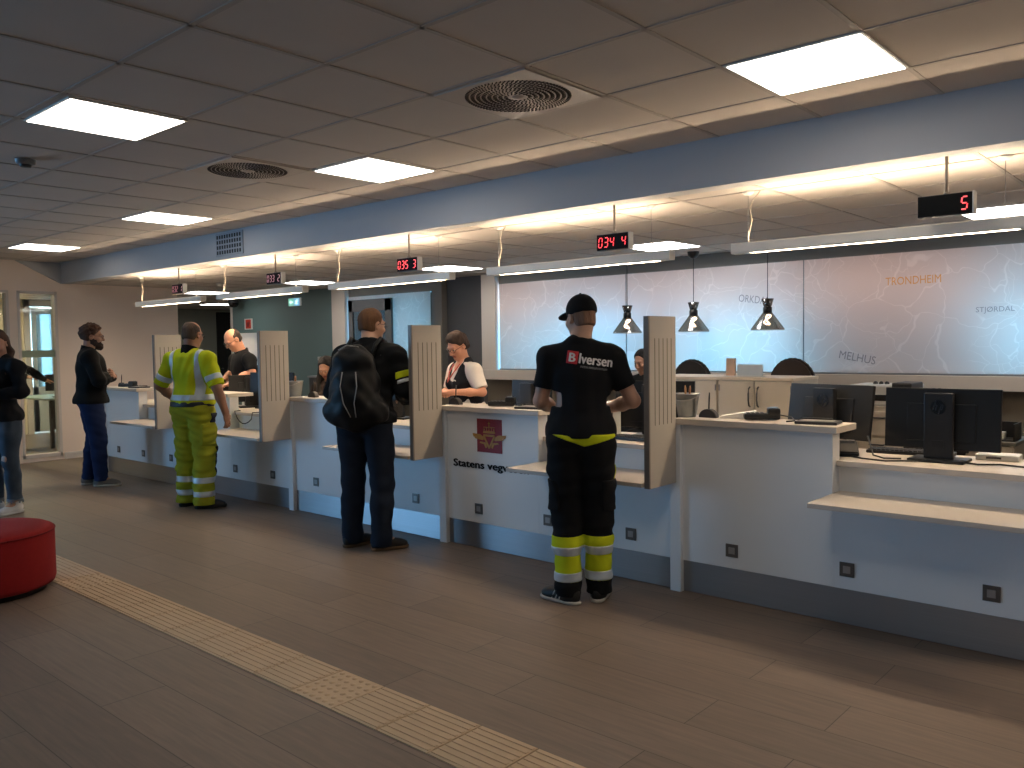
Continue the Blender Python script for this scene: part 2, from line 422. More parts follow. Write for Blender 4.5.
bl = thing('ceiling_light', 'square light panel behind the display showing 5', 'ceiling light', (-1.36, 7.0, Z2), group='square light panels behind the beam')
MB().box(-.29, .29, -.29, .29, -.004, .02, bev=.002).make('frame', M_wht, bl)
MB().box(-.276, .276, -.276, .276, -.0075, -.002).make('diffuser', M_panelb, bl)
for (x, y), lab in zip(((-4.28, 7.0), (-7.24, 7.08), (-10.1, 7.08), (-12.95, 7.03), (-16.2, 9.1), (-14.2, 10.6)),
                       ('square light panel behind the display showing 034 4', 'square light panel behind the display showing 035 3', 'square light panel above the green exit sign', 'square light panel behind the display nearest the end wall', 'flat far light panel over the corridor, seen next to the camera dome', 'light panel over the corridor out of sight behind the teal wall')):
    dup(bl, (x, y, Z2), 0, lab)  # last panel is unseen, added to brighten the dark corridor

def swirl_vent(x, y, label):
    t = thing('swirl_vent', label, 'air vent', (x, y, Z1), group='round swirl vents in the hall ceiling')
    M = mat('vent plate', 'b9afa6', .45, var=.02)
    MB().box(-.288, .288, -.288, .288, -.006, .003, bev=.002).make('plate', M, t)
    s = MB()
    for ring in range(8):
        r0 = .05+ring*.027; n = int(2*PI*r0/.019)
        for k in range(n):
            a = 2*PI*k/n+ring*.2
            s.tube([(math.cos(a)*r0, math.sin(a)*r0, -.0066), (math.cos(a+.009/r0)*(r0+.009), math.sin(a+.009/r0)*(r0+.009), -.0066), (math.cos(a+.013/r0)*(r0+.0185), math.sin(a+.013/r0)*(r0+.0185), -.0066)], .0034, seg=4)
    s.make('slots', mat('vent slots', '4a443e', .8), t)
    MB().lathe([(0, -.016), (.022, -.014), (.03, -.006)], seg=20).make('hub', M, t)
    return t
swirl_vent(-2.685, 3.108, 'round swirl vent plate nearer the camera, between two light panels')
swirl_vent(-5.105, 3.108, 'small far round swirl vent above the beam grille')
t = thing('smoke_detector', 'small round smoke detector on the dim ceiling by the picture edge', 'smoke detector', (-5.8, 1.97, Z1))
MB().lathe([(0, -.045), (.03, -.045), (.034, -.03)], seg=24).make('sensor', M_dgrey, t)
MB().lathe([(.035, -.03), (.055, -.024), (.06, 0)], seg=24).make('base', M_grey, t)
t = thing('smoke_detector', 'tiny white sensor on the lower ceiling near the far light panel', 'smoke detector', (-11.0, 6.2, Z2))
MB().lathe([(0, -.04), (.035, -.038), (.05, -.015), (.055, 0)], seg=20).make('base', M_wht, t)

t = thing('ventilation_grille', 'square metal grille with slots set in the face of the beam', 'air vent', (-7.85, BY, 2.567))
s = MB().box(-.26, .26, -.012, 0, -.118, .118, bev=.002); s.mi = 1
for i in range(10):
    for j in range(4): s.box(-.235+i*.0485, -.235+i*.0485+.024, -.016, -.010, -.098+j*.053, -.098+j*.053+.036)
s.make('slotted_plate', [mat('grille frame', '9aa0a8', .5), mat('grille slots', '2c2e31', .7)], t)

# ------------------------------------------------------------------ queue displays
M_led = emit('red led segment', (1.0, .0, .012), 1.7); M_led2 = emit('dim red led segment', (.75, .01, .08), .3)
SEG = {'0': 'abcdef', '1': 'bc', '2': 'abged', '3': 'abgcd', '4': 'fgbc', '5': 'afgcd'}
def digit(mb, ch, x, z, w, h, y, r):
    L = {'a': ((0, h), (w, h)), 'b': ((w, h), (w, h/2)), 'c': ((w, h/2), (w, 0)), 'd': ((0, 0), (w, 0)), 'e': ((0, h/2), (0, 0)), 'f': ((0, h), (0, h/2)), 'g': ((0, h/2), (w, h/2))}
    for s in SEG[ch]:
        (a, b), (c, d) = L[s]; g = .004
        sk = .1
        a1, c1 = a+sk*b, c+sk*d
        if a == c: b, d = b-g*np.sign(b-d), d+g*np.sign(b-d)
        else: a1, c1 = a1+g, c1-g
        mb.tube([(x+a1, y, z+b), (x+c1, y, z+d)], r, seg=6)
def display(x, txt, label, z=2.12, bright=True):
    t = thing('queue_display', label, 'queue display', (x, 4.66, z), group='red number displays hanging over the counters')
    MB().box(-.13, .13, 0, .045, 0, .108, bev=.003).make('housing', M_dgrey, t)
    MB().box(-.127, .127, -.003, .002, .004, .104).make('face', mat('display face', '050505', .6, spec=.15), t)
    MB().box(.125, .133, -.004, .047, -.002, .11, bev=.001).make('end_cap', M_wht, t)
    MB().cone((0, .022, .108), (0, .022, Z2-z), .008, seg=12).cone((0, .022, .108), (0, .022, .12), .016, seg=12).make('suspension_rod', mat('rod', 'a0968c', .4, metal=.6), t)
    for i, ch in enumerate(txt):
        if ch == ' ': continue
        mb = MB(); digit(mb, ch, -.113+i*.0465, .022, .027, .062, -.005, .0034)
        mb.make('digit', M_led if bright else M_led2, t)
    return t
display(-1.18, '    5', 'red number display showing only a 5')
display(-3.21, '034 4', 'red number display showing 034 4')
display(-5.265, '035 3', 'red number display showing 035 3')
display(-7.24, '033 2', 'dim red number display hanging just under the beam grille', 2.128, False)
display(-9.2, '032 1', 'small dark red display farthest along the row, near the end wall', 2.13, False)

# ------------------------------------------------------------------ linear up and down lights
M_up = emit('uplight strip', (1, .76, .52), 72.0); M_down = emit('downlight strip', (1, .79, .56), 95.0)
lum = thing('linear_lamp', 'long white hanging lamp in front of the TRONDHEIM map', 'hanging lamp', (-2.46, 4.9, 2.045), group='long hanging lamps over the counters')
LL = 1.66
MB().prism([(-.032, .0), (-.025, .0), (-.025, .024), (.025, .024), (.025, .0), (.032, .0), (.036, .012), (.036, .058), (.03, .064), (.025, .064), (.025, .052), (-.025, .052), (-.025, .064), (-.03, .064), (-.036, .058), (-.036, .012)], 0.0, LL, 'x').box(0, .12, -.026, .026, .0, .063).box(LL-.09, LL, -.026, .026, .0, .063).make('housing', mat('lamp housing', 'e9e4da', .4, var=.02), lum)
MB().box(.13, LL-.10, -.0245, .0245, .021, .0245).make('diffuser', M_down, lum)
MB().box(.13, LL-.10, -.0245, .0245, .056, .0645).make('uplight_cover', M_up, lum)
for x in (.1, LL-.16): MB().cone((x, 0, .06), (x, 0, Z2-2.045), .0015, seg=6).make('suspension_wire', M_metal, lum)
MB().tube([(.1, .006, .056), (.095, .012, .10), (.115, .02, .2), (.105, .015, .28), (.13, .012, .33), (.18, .0, Z2-2.045)], .0036, seg=8).make('power_cable', mat('beige cable', 'b9af9e', .6), lum)
for x in (.1, LL-.16): MB().lathe([(.0, .355), (.02, .357), (.034, .37), (.036, .375)], c=(x, 0, 0), seg=16).make('ceiling_cup', M_wht, lum)
for x, lab in ((-4.56, 'long white hanging lamp in front of the small capped pendant, above the black cap man'), (-6.64, 'long white hanging lamp in front of the dark framed window, above the backpack man'), (-8.72, 'long white hanging lamp next to the green exit sign'), (-10.73, 'farthest long white hanging lamp, in front of the plain end wall'), (-.37, 'long white hanging lamp beyond the picture edge, next in the row')):
    dup(lum, (x, 4.9, 2.045), 0, lab)

# ------------------------------------------------------------------ pendants
def pendant(x, label):
    t = thing('pendant_lamp', label, 'pendant lamp', (x, 7.7, 1.605), group='smoked glass pendant lamps before the map')
    MB().lathe([(.0, Z2-1.605-.07), (.03, Z2-1.605-.066), (.055, Z2-1.605-.04), (.062, Z2-1.605)], seg=24).make('canopy', M_black, t)
    MB().cone((0, 0, .3), (0, 0, Z2-1.605-.06), .0035, seg=8).make('cord', M_cord, t)
    sm = glass('smoked glass', 'b3a99f', .16, .12)
    MB().lathe([(.158, 0), (.155, .012), (.045, .165), (.042, .17)], seg=40).make('shade', sm, t)
    MB().lathe([(.034, .215), (.058, .298), (.054, .300), (.03, .217)], seg=32).make('collar', sm, t)
    MB().lathe([(0, .15), (.043, .155), (.043, .215), (.036, .222), (.02, .235), (.014, .30), (0, .302)], seg=24).make('socket', M_black, t)
    b = MB(); f = []
    for k in range(49):
        u = k/48*2*PI; f.append((.036*math.sin(2*u)*(.6+.4*math.sin(u)), .026*math.cos(2*u), .098+.046*math.cos(u)))
    b.tube(f, .0075, seg=6)
    b.make('bulb', emit('glowing bulb loop', (1, .87, .68), 9.0), t)
    MB().lathe([(.158, -.004), (.1605, 0), (.158, .004)], seg=40).make('rim', mat('shade rim', 'c9c4bd', .2, metal=.6), t)
pendant(-5.12, 'smoked glass pendant lamp half hidden by the grooved screen')
pendant(-4.31, 'smoked glass pendant lamp in the middle of the three, black canopy in view')
pendant(-3.51, 'smoked glass pendant lamp closest to the TRONDHEIM lettering')

# ------------------------------------------------------------------ reception counters
def counter(xb, label):
    t = thing('reception_counter', label, 'reception counter', (xb, 4.4, 0), group='white reception counters in a row')
    MB().box(-.036, .036, -.03, .06, 0, 1.01, bev=.003).make('post', M_white, t)
    MB().box(.036, .93, 0, .1, .19, 1.01, bev=.002).make('front_panel', M_white, t)
    MB().box(.93, 1.979, 0, .03, .19, .665, bev=.002).make('lower_panel', M_white, t)
    MB().box(.93, 1.979, .10, .125, .69, .83).make('recessed_panel', M_white, t)
    MB().box(.036, 1.979, .006, .03, .004, .188).make('plinth', M_steel, t)
    MB().box(-.015, .965, -.04, .25, 1.01, 1.045, bev=.003).make('countertop', M_beige, t)
    MB().box(.04, 1.979, .1005, .62, .83, .86, bev=.003).box(.935, 1.979, .04, .1, .83, .86, bev=.003).make('desk_top', M_beige, t)
    sh = MB().box(.93, 1.979, -.34, .1, .665, .69, bev=.003).make('shelf', M_beige, t)
    for x in (1.18, 1.78): MB().lathe([(0, .645), (.014, .647), (.016, .665)], c=(x, -.2, 0), seg=12).make('bracket_knob', M_edge, sh)
    for x in (.03, 1.93): MB().box(x, x+.03, .13, .6, 0, .829).make('side_panel', M_white, t)
    for x in (.355, 1.008, 1.68):
        o = MB().box(x-.038, x+.038, -.006, .0, .257, .333, bev=.002).make('square_fitting', mat('fitting frame', '6e6a66', .3, metal=.7), t)
        MB().box(x-.019, x+.019, -.009, -.003, .276, .314, bev=.001).make('cover', mat('fitting cover', 'a5a09c', .3, metal=.5), o)
    return t
XB = [-2.575-2.015*k for k in range(5)]
c5 = counter(XB[0], 'closest white reception counter, with two computer monitors and a bare grey shelf')
labs = ['white reception counter carrying the red crowned emblem and Statens vegvesen lettering', 'white reception counter where the backpack man stands', 'white reception counter where the man in yellow stands', 'farthest white reception counter, beside the bearded man']
cs = [c5]+[dup(c5, (XB[k+1], 4.4, 0), 0, labs[k]) for k in range(4)]
# one tall grooved screen at the end of each bay
def screen(x, label):
    t = thing('privacy_screen', label, 'privacy screen', (x, 4.06, .662), group='tall grooved screens between the counters')
    MB().box(-.017, .017, .012, .297, .0, .988, bev=.002).make('board', M_screen, t)
    MB().box(-.0175, .0175, 0, .012, 0, .988, bev=.001).make('front_edge', M_edge, t)
    g = MB()
    for k in range(5):
        y = .065+k*.045; g.box(.0165, .0176, y-.003, y+.003, .36, .86)
        g.box(-.0176, -.0165, y-.003, y+.003, .36, .86)
    g.make('groove', mat('groove shadow line', '55504a', .8), t)
    return t
s0 = screen(XB[0]+.0, 'tall grooved grey screen beside the steel bucket, next to the man in the black cap')
for x, lab in ((XB[1]+.01, 'tall grooved grey screen between the backpack man and the woman in the vest'), (XB[2]+.02, 'tall grooved grey screen between the bald clerk and the seated dark haired woman'), (XB[3]+.04, 'tall grooved grey screen farthest back, partly behind the man in yellow')):
    dup(s0, (x, 4.06, .662), 0, lab)
# emblem and lettering on the second counter
M_red = mat('emblem red', '85151b', .5); M_gold = mat('emblem gold', 'ab7c2c', .45); M_ink = mat('black lettering', '101012', .5)
ct = cs[1]; ex, ez = .472, .84
em = MB().box(ex-.122, ex+.122, -.004, .0, ez-.122, ez+.122).make('emblem', M_red, ct)
g = MB(); y0, y1 = -.0075, -.004
g.prism([(ex-.055, ez+.035), (ex+.055, ez+.035), (ex+.06, ez+.018), (ex-.06, ez+.018)], y0, y1)
for k in range(5):
    cx = ex-.048+k*.024; h = .078-.012*abs(k-2)
    g.box(cx-.0022, cx+.0022, y0, y1, ez+.036, ez+h-.006); g.prism([(cx-.006, ez+h-.008), (cx, ez+h-.014), (cx+.006, ez+h-.008), (cx, ez+h)], y0, y1)
g.box(ex-.056, ex+.056, y0, y1, ez+.060, ez+.064)
for k in range(5):
    pass
g.box(ex-.003, ex+.003, y0, y1, ez+.075, ez+.102).box(ex-.01, ex+.01, y0, y1, ez+.087, ez+.093)
for a, b in (((ex-.055, ez+.002), (ex, ez-.088)), ((ex+.055, ez+.002), (ex, ez-.088)), ((ex-.055, ez+.002), (ex+.055, ez+.002))):
    v = Vector((b[0]-a[0], b[1]-a[1])).normalized(); n = Vector((-v.y, v.x))*.0075
    g.prism([(a[0]+n.x, a[1]+n.y), (b[0]+n.x, b[1]+n.y), (b[0]-n.x, b[1]-n.y), (a[0]-n.x, a[1]-n.y)], y0, y1)
for s in (-1, 1):
    g.prism([(ex+s*.05, ez-.03), (ex+s*.155, ez-.012), (ex+s*.165, ez+.012), (ex+s*.09, ez+.008), (ex+s*.06, ez-.008)], y0, y1)
    g.prism([(ex+s*.06, ez-.034), (ex+s*.135, ez-.025), (ex+s*.145, ez-.016), (ex+s*.06, ez-.026)], y0-.0006, y1)
    g.prism([(ex+s*.03, ez-.05), (ex+s*.085, ez-.045), (ex+s*.095, ez-.055), (ex+s*.05, ez-.063), (ex+s*.035, ez-.09), (ex+s*.022, ez-.085)], y0, y1)
g.make('crest', M_gold, em)
vs, fs = text_mesh('Statens vegvesen', .74, .070, bold=.034); vs[:, 0] += .102; vs[:, 2] += .578; vs[:, 1] = -.003
lettering('lettering', vs, fs, M_ink, ct)
CT = 1.0452

# ------------------------------------------------------------------ things on the counters
def bucket(x, y, label):
    t = thing('steel_bucket', label, 'bucket', (x, y, CT), group='steel pen buckets')
    MB().lathe([(0, .002), (.052, .0), (.055, .004), (.074, .135), (.078, .138), (.078, .143), (.072, .143), (.052, .008), (0, .008)], seg=32).make('pail', M_zinc, t)
    h = MB(); h.tube([(-.077, 0, .13)]+[(-.08*math.cos(PI*k/12), -.055*math.sin(PI*k/12)-.02, .13-.03*math.sin(PI*k/12)) for k in range(13)]+[(.077, 0, .13)], .0025, seg=6)
    h.make('bail_handle', M_metal, t)
    for a, b, col in ((-.018, .01, 'a2774c'), (.022, -.005, '8b5c36')):
        o = MB().tube([(x+a*.6, y+b, CT+.012), (x+a*1.1, y+b*1.4, CT+.172), (x+a*1.15, y+b*1.4, CT+.19)], [.0065, .0065, .003], seg=8).make('pencil', mat('pencil '+col, col, .5))
        tag(o, 'brown pen standing in the steel bucket '+('nearer' if a < 0 else 'farther from')+' the grooved screen'+(' beside the closest counter' if x > -4 else ' by the seated woman'), 'pen', 'pens in the steel buckets')
    return t
bucket(-2.585+.02, 4.5, 'galvanised steel bucket on the closest countertop beside the screen')
bucket(-6.66, 4.48, 'galvanised steel bucket on the countertop before the seated dark haired woman')
def pen_stand(x, y, label):
    t = thing('pen_stand', label, 'pen stand', (x, y, CT), group='black half round pen stands')
    MB().prism([(.058*math.cos(PI*k/14), .052*math.sin(PI*k/14)) for k in range(15)], -.022, .022, bev=.003).make('base', mat('dark stand', '2a221d', .5), t)
    MB().tube([(.0, 0, .048), (.002, .002, .12), (.003, .003, .150)], [.0045, .005, .003], seg=8).make('pen', M_black, t)
pen_stand(-2.43, 4.52, 'dark half round pen stand on the closest countertop next to the bucket')
pen_stand(-6.36, 4.47, 'dark half round pen stand on the countertop before the seated woman')
pen_stand(-4.56, 4.50, 'dark half round pen stand next to the hand of the woman in the vest')
pen_stand(-10.42, 4.52, 'dark half round pen stand on the farthest countertop by the bearded man')
def card_terminal(x, y, rz, label):
    t = thing('card_terminal', label, 'card terminal', (x, y, CT), rz, group='black card terminals')
    R = Matrix.Rotation(math.radians(16), 4, 'X')
    MB().box(-.045, .045, -.1, .1, .006, .04, bev=.012).box(-.047, .047, .03, .1, .03, .07, bev=.012).make('body', M_black, t)
    MB().box(-.034, .034, .035, .09, .069, .073, bev=.001).make('screen', mat('terminal glass', '1e2428', .12), t)
    k = MB()
    for i in range(3):
        for j in range(4): k.box(-.03+i*.021, -.03+i*.021+.017, -.085+j*.026, -.085+j*.026+.018, .039, .044, bev=.002)
    k.make('keypad', M_dgrey, t)
    MB().tube([(.0, .1, .03), (.03, .16, .02), (.09, .17, .006), (.14, .12, .005)], .004, seg=6).make('cord', M_cord, t)
card_terminal(-2.10, 4.53, math.radians(-60), 'black card terminal on the closest countertop')
card_terminal(-4.11, 4.53, math.radians(-60), 'black card terminal on the countertop with the red emblem')
card_terminal(-10.24, 4.52, math.radians(-60), 'black card terminal on the farthest countertop')
def sign_pad(x, y, rz, label):
    t = thing('signature_pad', label, 'signature pad', (x, y, CT), rz, group='flat signature pads')
    MB().box(-.11, .11, -.075, .075, 0, .016, bev=.005).make('body', M_dgrey, t)
    MB().box(-.085, .085, -.05, .05, .0155, .0175).make('writing_surface', mat('pad surface', '8f8b86', .35), t)
    MB().tube([(-.1, .066, .021), (.06, .066, .021)], .005, seg=8).make('stylus', M_black, t)
sign_pad(-1.76, 4.5, .15, 'flat signature pad beside the closest card terminal')
sign_pad(-3.79, 4.5, .15, 'flat signature pad on the emblem counter by the arm of the man in black')
sign_pad(-9.90, 4.5, .15, 'flat signature pad on the farthest countertop')
for (x, y, w, d, z, rz, lab) in ((-6.05, 4.52, .3, .21, CT, .1, 'white form lying before the seated dark haired woman'),):
    o = MB().box(-w/2, w/2, -d/2, d/2, 0, .002).make('paper_sheet', M_paper); o.location = (x, y, z+.0005); o.rotation_euler = (0, 0, rz); tag(o, lab, 'paper')
o = MB().prism([(-.10, 0), (.10, 0), (.10, .045), (-.10, .012)], -.05, .05, bev=.002).make('paper_tray', M_paper); o.location = (-2.27, 4.58, CT+.0005); o.rotation_euler = (0, 0, .35); tag(o, 'white sloping paper tray on the closest countertop between pen stand and card terminal', 'tray')

# ------------------------------------------------------------------ monitors and desk things
def monitor(x, y, rz, label, w=.555, h=.318, tilt=-3, logo=True, lift=.0):
    t = thing('computer_monitor', label, 'monitor', (x, y, .8605), rz, group='black office monitors')
    z0 = .06+lift
    R = Matrix.Translation((0, .02, z0+h/2)) @ Matrix.Rotation(math.radians(tilt), 4, 'X') @ Matrix.Translation((0, -.02, -z0-h/2))
    p = MB().box(-w/2, w/2, .02, .045, z0, z0+h, bev=.004).box(-w*.3, w*.3, .014, .022, z0+.04, z0+h-.08, bev=.004); p.xf(R); p = p.make('housing', M_screenblk, t)
    s = MB().box(-w/2+.012, w/2-.012, .0445, .047, z0+.014, z0+h-.012); s.xf(R); s.make('screen', mat('dark screen glass', '15171b', .12), t)
    MB().box(-.07, .07, -.03, .0, .015, z0+h*.93, bev=.005).make('stand_column', mat('stand plastic', '1a1a1c', .4), t)
    MB().box(-.028, .028, -.034, -.028, .075, .11).make('cable_slot', M_ink, t)
    MB().box(-.135, .135, -.09, .09, .0, .016, bev=.006).make('stand_base', M_screenblk, t)
    if logo:
        b = MB(); c = (0, -.0312, z0+h*.70)
        seg = 28
        b.prism([(c[0]+.037*math.cos(2*PI*k/seg), c[2]+.037*math.sin(2*PI*k/seg)) for k in range(seg)], -.0325, -.0302)
        b.make('logo_disc', mat('logo disc', '08080a', .25), t)
        l = MB(); yy = (-.0338, -.0326)
        def bar(x0, z0_, x1, z1_, w_=.004): 
            v = Vector((x1-x0, z1_-z0_)).normalized(); n = Vector((-v.y, v.x))*w_
            l.prism([(c[0]+x0+n.x, c[2]+z0_+n.y), (c[0]+x1+n.x, c[2]+z1_+n.y), (c[0]+x1-n.x, c[2]+z1_-n.y), (c[0]+x0-n.x, c[2]+z0_-n.y)], *yy)
        bar(-.026, -.016, -.011, .034, .0028); bar(-.018, .010, -.006, .010, .0028); bar(-.006, .010, -.013, -.016, .0028)
        bar(.001, -.034, .015, .012, .0028); bar(.013, .011, .024, .011, .0028); bar(.023, .012, .017, -.012, .0028); bar(.017, -.012, .007, -.012, .0028)
        l.make('logo', mat('logo grey', '3b3d42', .3, metal=.6), t)
    return t
monitor(-1.21, 4.72, math.radians(0), 'black monitor seen from behind with round logo, nearest the picture edge')
monitor(-1.88, 4.92, math.radians(-14), 'black monitor turned sideways behind the closest countertop', tilt=-9)
monitor(-3.03, 4.86, math.radians(14), 'black monitor between the man in the black cap and the grooved screen', logo=False)
monitor(-5.62, 4.84, math.radians(8), 'black monitor beside the backpack man, in front of the grooved screen', lift=.06, logo=False)
monitor(-7.77, 4.92, math.radians(20), 'black monitor in front of the bald clerk', logo=False)
monitor(-8.10, 4.90, math.radians(66), 'black monitor seen edge on beside the bald clerk\'s arm', w=.46, h=.29, logo=False)
monitor(-9.42, 4.9, math.radians(30), 'black monitor behind the man in yellow, at the farthest desk', logo=False)
monitor(-4.19, 4.92, math.radians(-10), 'dark monitor behind the emblem countertop, by the elbow of the man in black', w=.46, h=.3, logo=False)

def keyboard(x, y, rz, label):
    t = thing('keyboard', label, 'keyboard', (x, y, .8605), rz, group='black keyboards')
    MB().box(-.22, .22, -.07, .07, 0, .018, bev=.005).make('body', M_black, t)
    k = MB()
    for j in range(5):
        for i in range(18): k.box(-.21+i*.0233, -.21+i*.0233+.019, -.06+j*.0245, -.06+j*.0245+.02, .0175, .024, bev=.002)
    kk = k.make('keys', M_dgrey, t)
keyboard(-1.41, 4.93, .1, 'black keyboard lying between the two closest monitors')
keyboard(-3.0, 4.64, -.1, 'black keyboard under the monitor next to the man in the cap')
def phone(x, y, z, rz, label):
    t = thing('desk_phone', label, 'telephone', (x, y, z), rz, group='black desk phones')
    MB().prism([(-.09, 0), (.09, 0), (.09, .07), (.05, .075), (-.09, .025)], -.085, .085, 'x', bev=.006).make('base', M_black, t)
    MB().tube([(-.06, -.08, .07), (-.06, -.06, .09), (-.06, .0, .095), (-.06, .06, .105), (-.06, .085, .085)], [.02, .02, .013, .02, .021], seg=10).make('handset', M_black, t)
    MB().box(-.01, .07, .02, .06, .06, .078, bev=.002).make('screen', M_grey, t)
phone(-1.70, 4.68, .8605, .4, 'black desk phone peeking out beside the closest countertop end')
phone(-3.49, 4.64, .8605, .2, 'black desk phone beside the emblem counter end')
phone(-9.72, 4.88, .8605, .3, 'black desk phone at the farthest desk')
t = thing('network_router', 'small white router box on the closest desk at the picture edge', 'router', (-.98, 4.94, .8605), .05)
MB().box(-.1, .1, -.06, .06, 0, .032, bev=.006).make('case', M_wht, t); MB().box(-.05, .02, -.062, -.058, .01, .02).make('port', M_black, t)
for pts, lab in (([(-1.62, 4.62, .866), (-1.55, 4.56, .866), (-1.42, 4.53, .866), (-1.30, 4.62, .866), (-1.2, 4.75, .866)], 'black cable curving across the closest desk to the monitor stand'),
                 ([(-1.1, 4.7, .866), (-1.02, 4.66, .866), (-.93, 4.72, .866), (-.8, 4.68, .866), (-.55, 4.72, .866)], 'black cable running from the monitor stand past the white router'),
                 ([(-1.60, 4.8, .96), (-1.56, 4.74, .90), (-1.53, 4.68, .872), (-1.46, 4.63, .866), (-1.38, 4.66, .866)], 'black cable hanging down from the sideways monitor')):
    o = MB().tube(pts, .0045, seg=8).make('power_cord', M_cord); tag(o, lab, 'cable', 'cables on the closest desk')
pts = [(-7.66, 4.5, .868), (-7.65, 4.43, .868)] + [(-7.6+.05*k, 4.428-.006*math.sin(k), .80-.05*math.sin(k*PI/5)) for k in range(6)] + [(-7.32, 4.43, .868), (-7.3, 4.5, .868)]
tag(MB().tube(pts, .005, seg=8).make('power_cord', M_cord), 'black cables drooping off the desk edge before the bald clerk', 'cable')
t = thing('computer_tower', 'slim white upright computer case beside the man in the black cap', 'computer', (-3.29, 4.68, .8605), .1)
MB().box(-.05, .05, -.12, .12, 0, .235, bev=.005).make('case', M_wht, t); MB().box(.05, .0525, -.03, .0, .11, .17, bev=.001).make('vent', M_black, t)
t = thing('paper_basket', 'white basket standing on the farthest desk', 'basket', (-9.47, 4.60, .8605))
MB().lathe([(0, 0), (.07, 0), (.085, .14), (.08, .14), (.066, .006), (0, .006)], seg=28).make('bowl', M_wht, t)
o = MB().prism([(-.045, 0), (.045, 0), (.05, .12), (-.05, .12)], -.01, .01, bev=.002).make('desk_organizer', M_grey); o.location = (-9.57, 4.74, .8605); tag(o, 'grey upright organizer at the farthest desk by the screen', 'organizer')
# small stack of wire letter trays under the emblem countertop end
t = thing('letter_tray', 'dark stacked letter trays at the end of the emblem counter', 'letter tray', (-3.57, 4.88, .8605))
for k in range(2):
    MB().box(-.11, .11, -.14, .14, .01+k*.07, .014+k*.07).box(-.11, -.106, -.14, .14, .01+k*.07, .05+k*.07).box(.106, .11, -.14, .14, .01+k*.07, .05+k*.07).make('tray', M_dgrey, t)
MB().box(-.11, -.1, -.14, -.13, 0, .13).box(.1, .11, -.14, -.13, 0, .13).box(-.11, -.1, .13, .14, 0, .13).box(.1, .11, .13, .14, 0, .13).make('posts', M_black, t)

# ------------------------------------------------------------------ back office furniture
M_cab = mat('cream cabinet', 'c2b8a8', .45, var=.02)
def cabinet(x0, x1, label, hs):
    t = thing('storage_cabinet', label, 'cabinet', ((x0+x1)/2, 6.2, 0), group='cream cabinets under the map')
    w = (x1-x0)/2
    MB().box(-w, w, .02, .5, 0, 1.187, bev=.002).make('body', M_cab, t)
    MB().box(-w-.005, w+.005, -.005, .5, 1.187, 1.21, bev=.003).make('top', mat('cabinet top', 'd8c9b4', .45), t)
    n = len(hs)
    for k, hx in enumerate(hs):
        a, b = -w+2*w*k/n, -w+2*w*(k+1)/n
        d = MB().box(a+.003, b-.003, 0, .02, .06, 1.182, bev=.003).make('door', M_cab, t)
        if hx is None: continue
        xx = a+.035 if hx < 0 else b-.035
        MB().tube([(xx, .0, .98), (xx, -.02, .99), (xx, -.028, 1.03), (xx, -.028, 1.085), (xx, -.02, 1.125), (xx, .0, 1.135)], .007, seg=8).make('handle', M_dgrey, d)
        lx = b-.012 if hx < 0 else a+.012
        MB().box(lx-.005, lx+.005, -.006, 0, 1.10, 1.15).make('hinge', M_grey, d)
cabinet(-3.25, -2.625, 'cream two door cabinet with bow handles below the ORKDAL map', [1, -1])
cabinet(-3.885, -3.26, 'cream cabinet partly hidden by the grooved screen and bucket', [1, -1])
t = thing('brochure_holder', 'clear brochure holder with leaflets standing on the cream cabinet', 'brochure holder', (-3.13, 6.32, 1.2105))
MB().box(-.11, -.03, 0, .02, 0, .15, bev=.002).make('leaflet', mat('leaflet', 'c8a98e', .6, var=.25, vs=16), t)
MB().box(-.02, .2, .02, .026, 0, .1, bev=.001).make('pane', mat('pale acrylic', 'cdd5d8', .2), t)
MB().box(-.12, .21, -.02, .05, 0, .008).make('base', M_wht, t)
def office_chair(x, y, rz, z, label, col='241f1c'):
    t = thing('office_chair', label, 'office chair', (x, y, 0), rz, group='dark office chairs')
    M = mat('chair fabric '+col, col, .9, bump=.1, bs=200)
    prof = [(.22*math.cos(PI*k/16), .26*math.sin(PI*k/16)) for k in range(17)]
    MB().prism([(a, z-.26+b) for a, b in prof]+[(-.2, z-.45), (.2, z-.45)], -.035, .035, bev=.02).make('backrest', M, t)
    MB().box(-.24, .24, .06, .52, .40, .465, bev=.025).make('seat', M, t)
    MB().tube([(0, .25, .3), (0, .25, .41)], .03, seg=12).tube([(0, .2, .39), (0, -.03, .40), (0, -.055, .6), (0, -.04, z-.3)], .018, seg=8).make('column', M_black, t)
    b = MB()
    for k in range(5):
        a = 2*PI*k/5; b.tube([(0, .25, .3), (.12*math.cos(a), .25+.12*math.sin(a), .15), (.3*math.cos(a), .25+.3*math.sin(a), .09)], [.03, .025, .018], seg=8)
    b.make('base', M_black, t)
    for k in range(5):
        a = 2*PI*k/5; cx, cy = .3*math.cos(a), .25+.3*math.sin(a)
        MB().cone((cx-.015, cy, .035), (cx+.015, cy, .035), .035, seg=14).tube([(cx, cy, .04), (cx, cy, .09)], .01, seg=6).make('caster', M_black, t)
office_chair(-3.10, 7.32, PI*1.0, 1.345, 'dark office chair whose round back shows over the cream cabinet, below MELHUS', '3a302a')
office_chair(-4.16, 7.4, PI*1.0, 1.33, 'dark office chair behind the grooved screen and bucket')
office_chair(-1.6, 6.15, PI, 1.165, 'dark office chair peeking above the two closest monitors')
t = thing('printer', 'white printer with dark control end on the low cabinet behind the monitors', 'printer', (-2.28, 7.3, .955))
MB().box(-.24, .24, -.2, .2, 0, .17, bev=.015).make('body', M_wht, t); MB().box(.1, .25, -.205, .12, .1, .19, bev=.012).make('control_panel', M_dgrey, t)
s = MB()
for k in range(3): s.sphere((-.08+k*.045, -.03, .175), .02, seg=10)
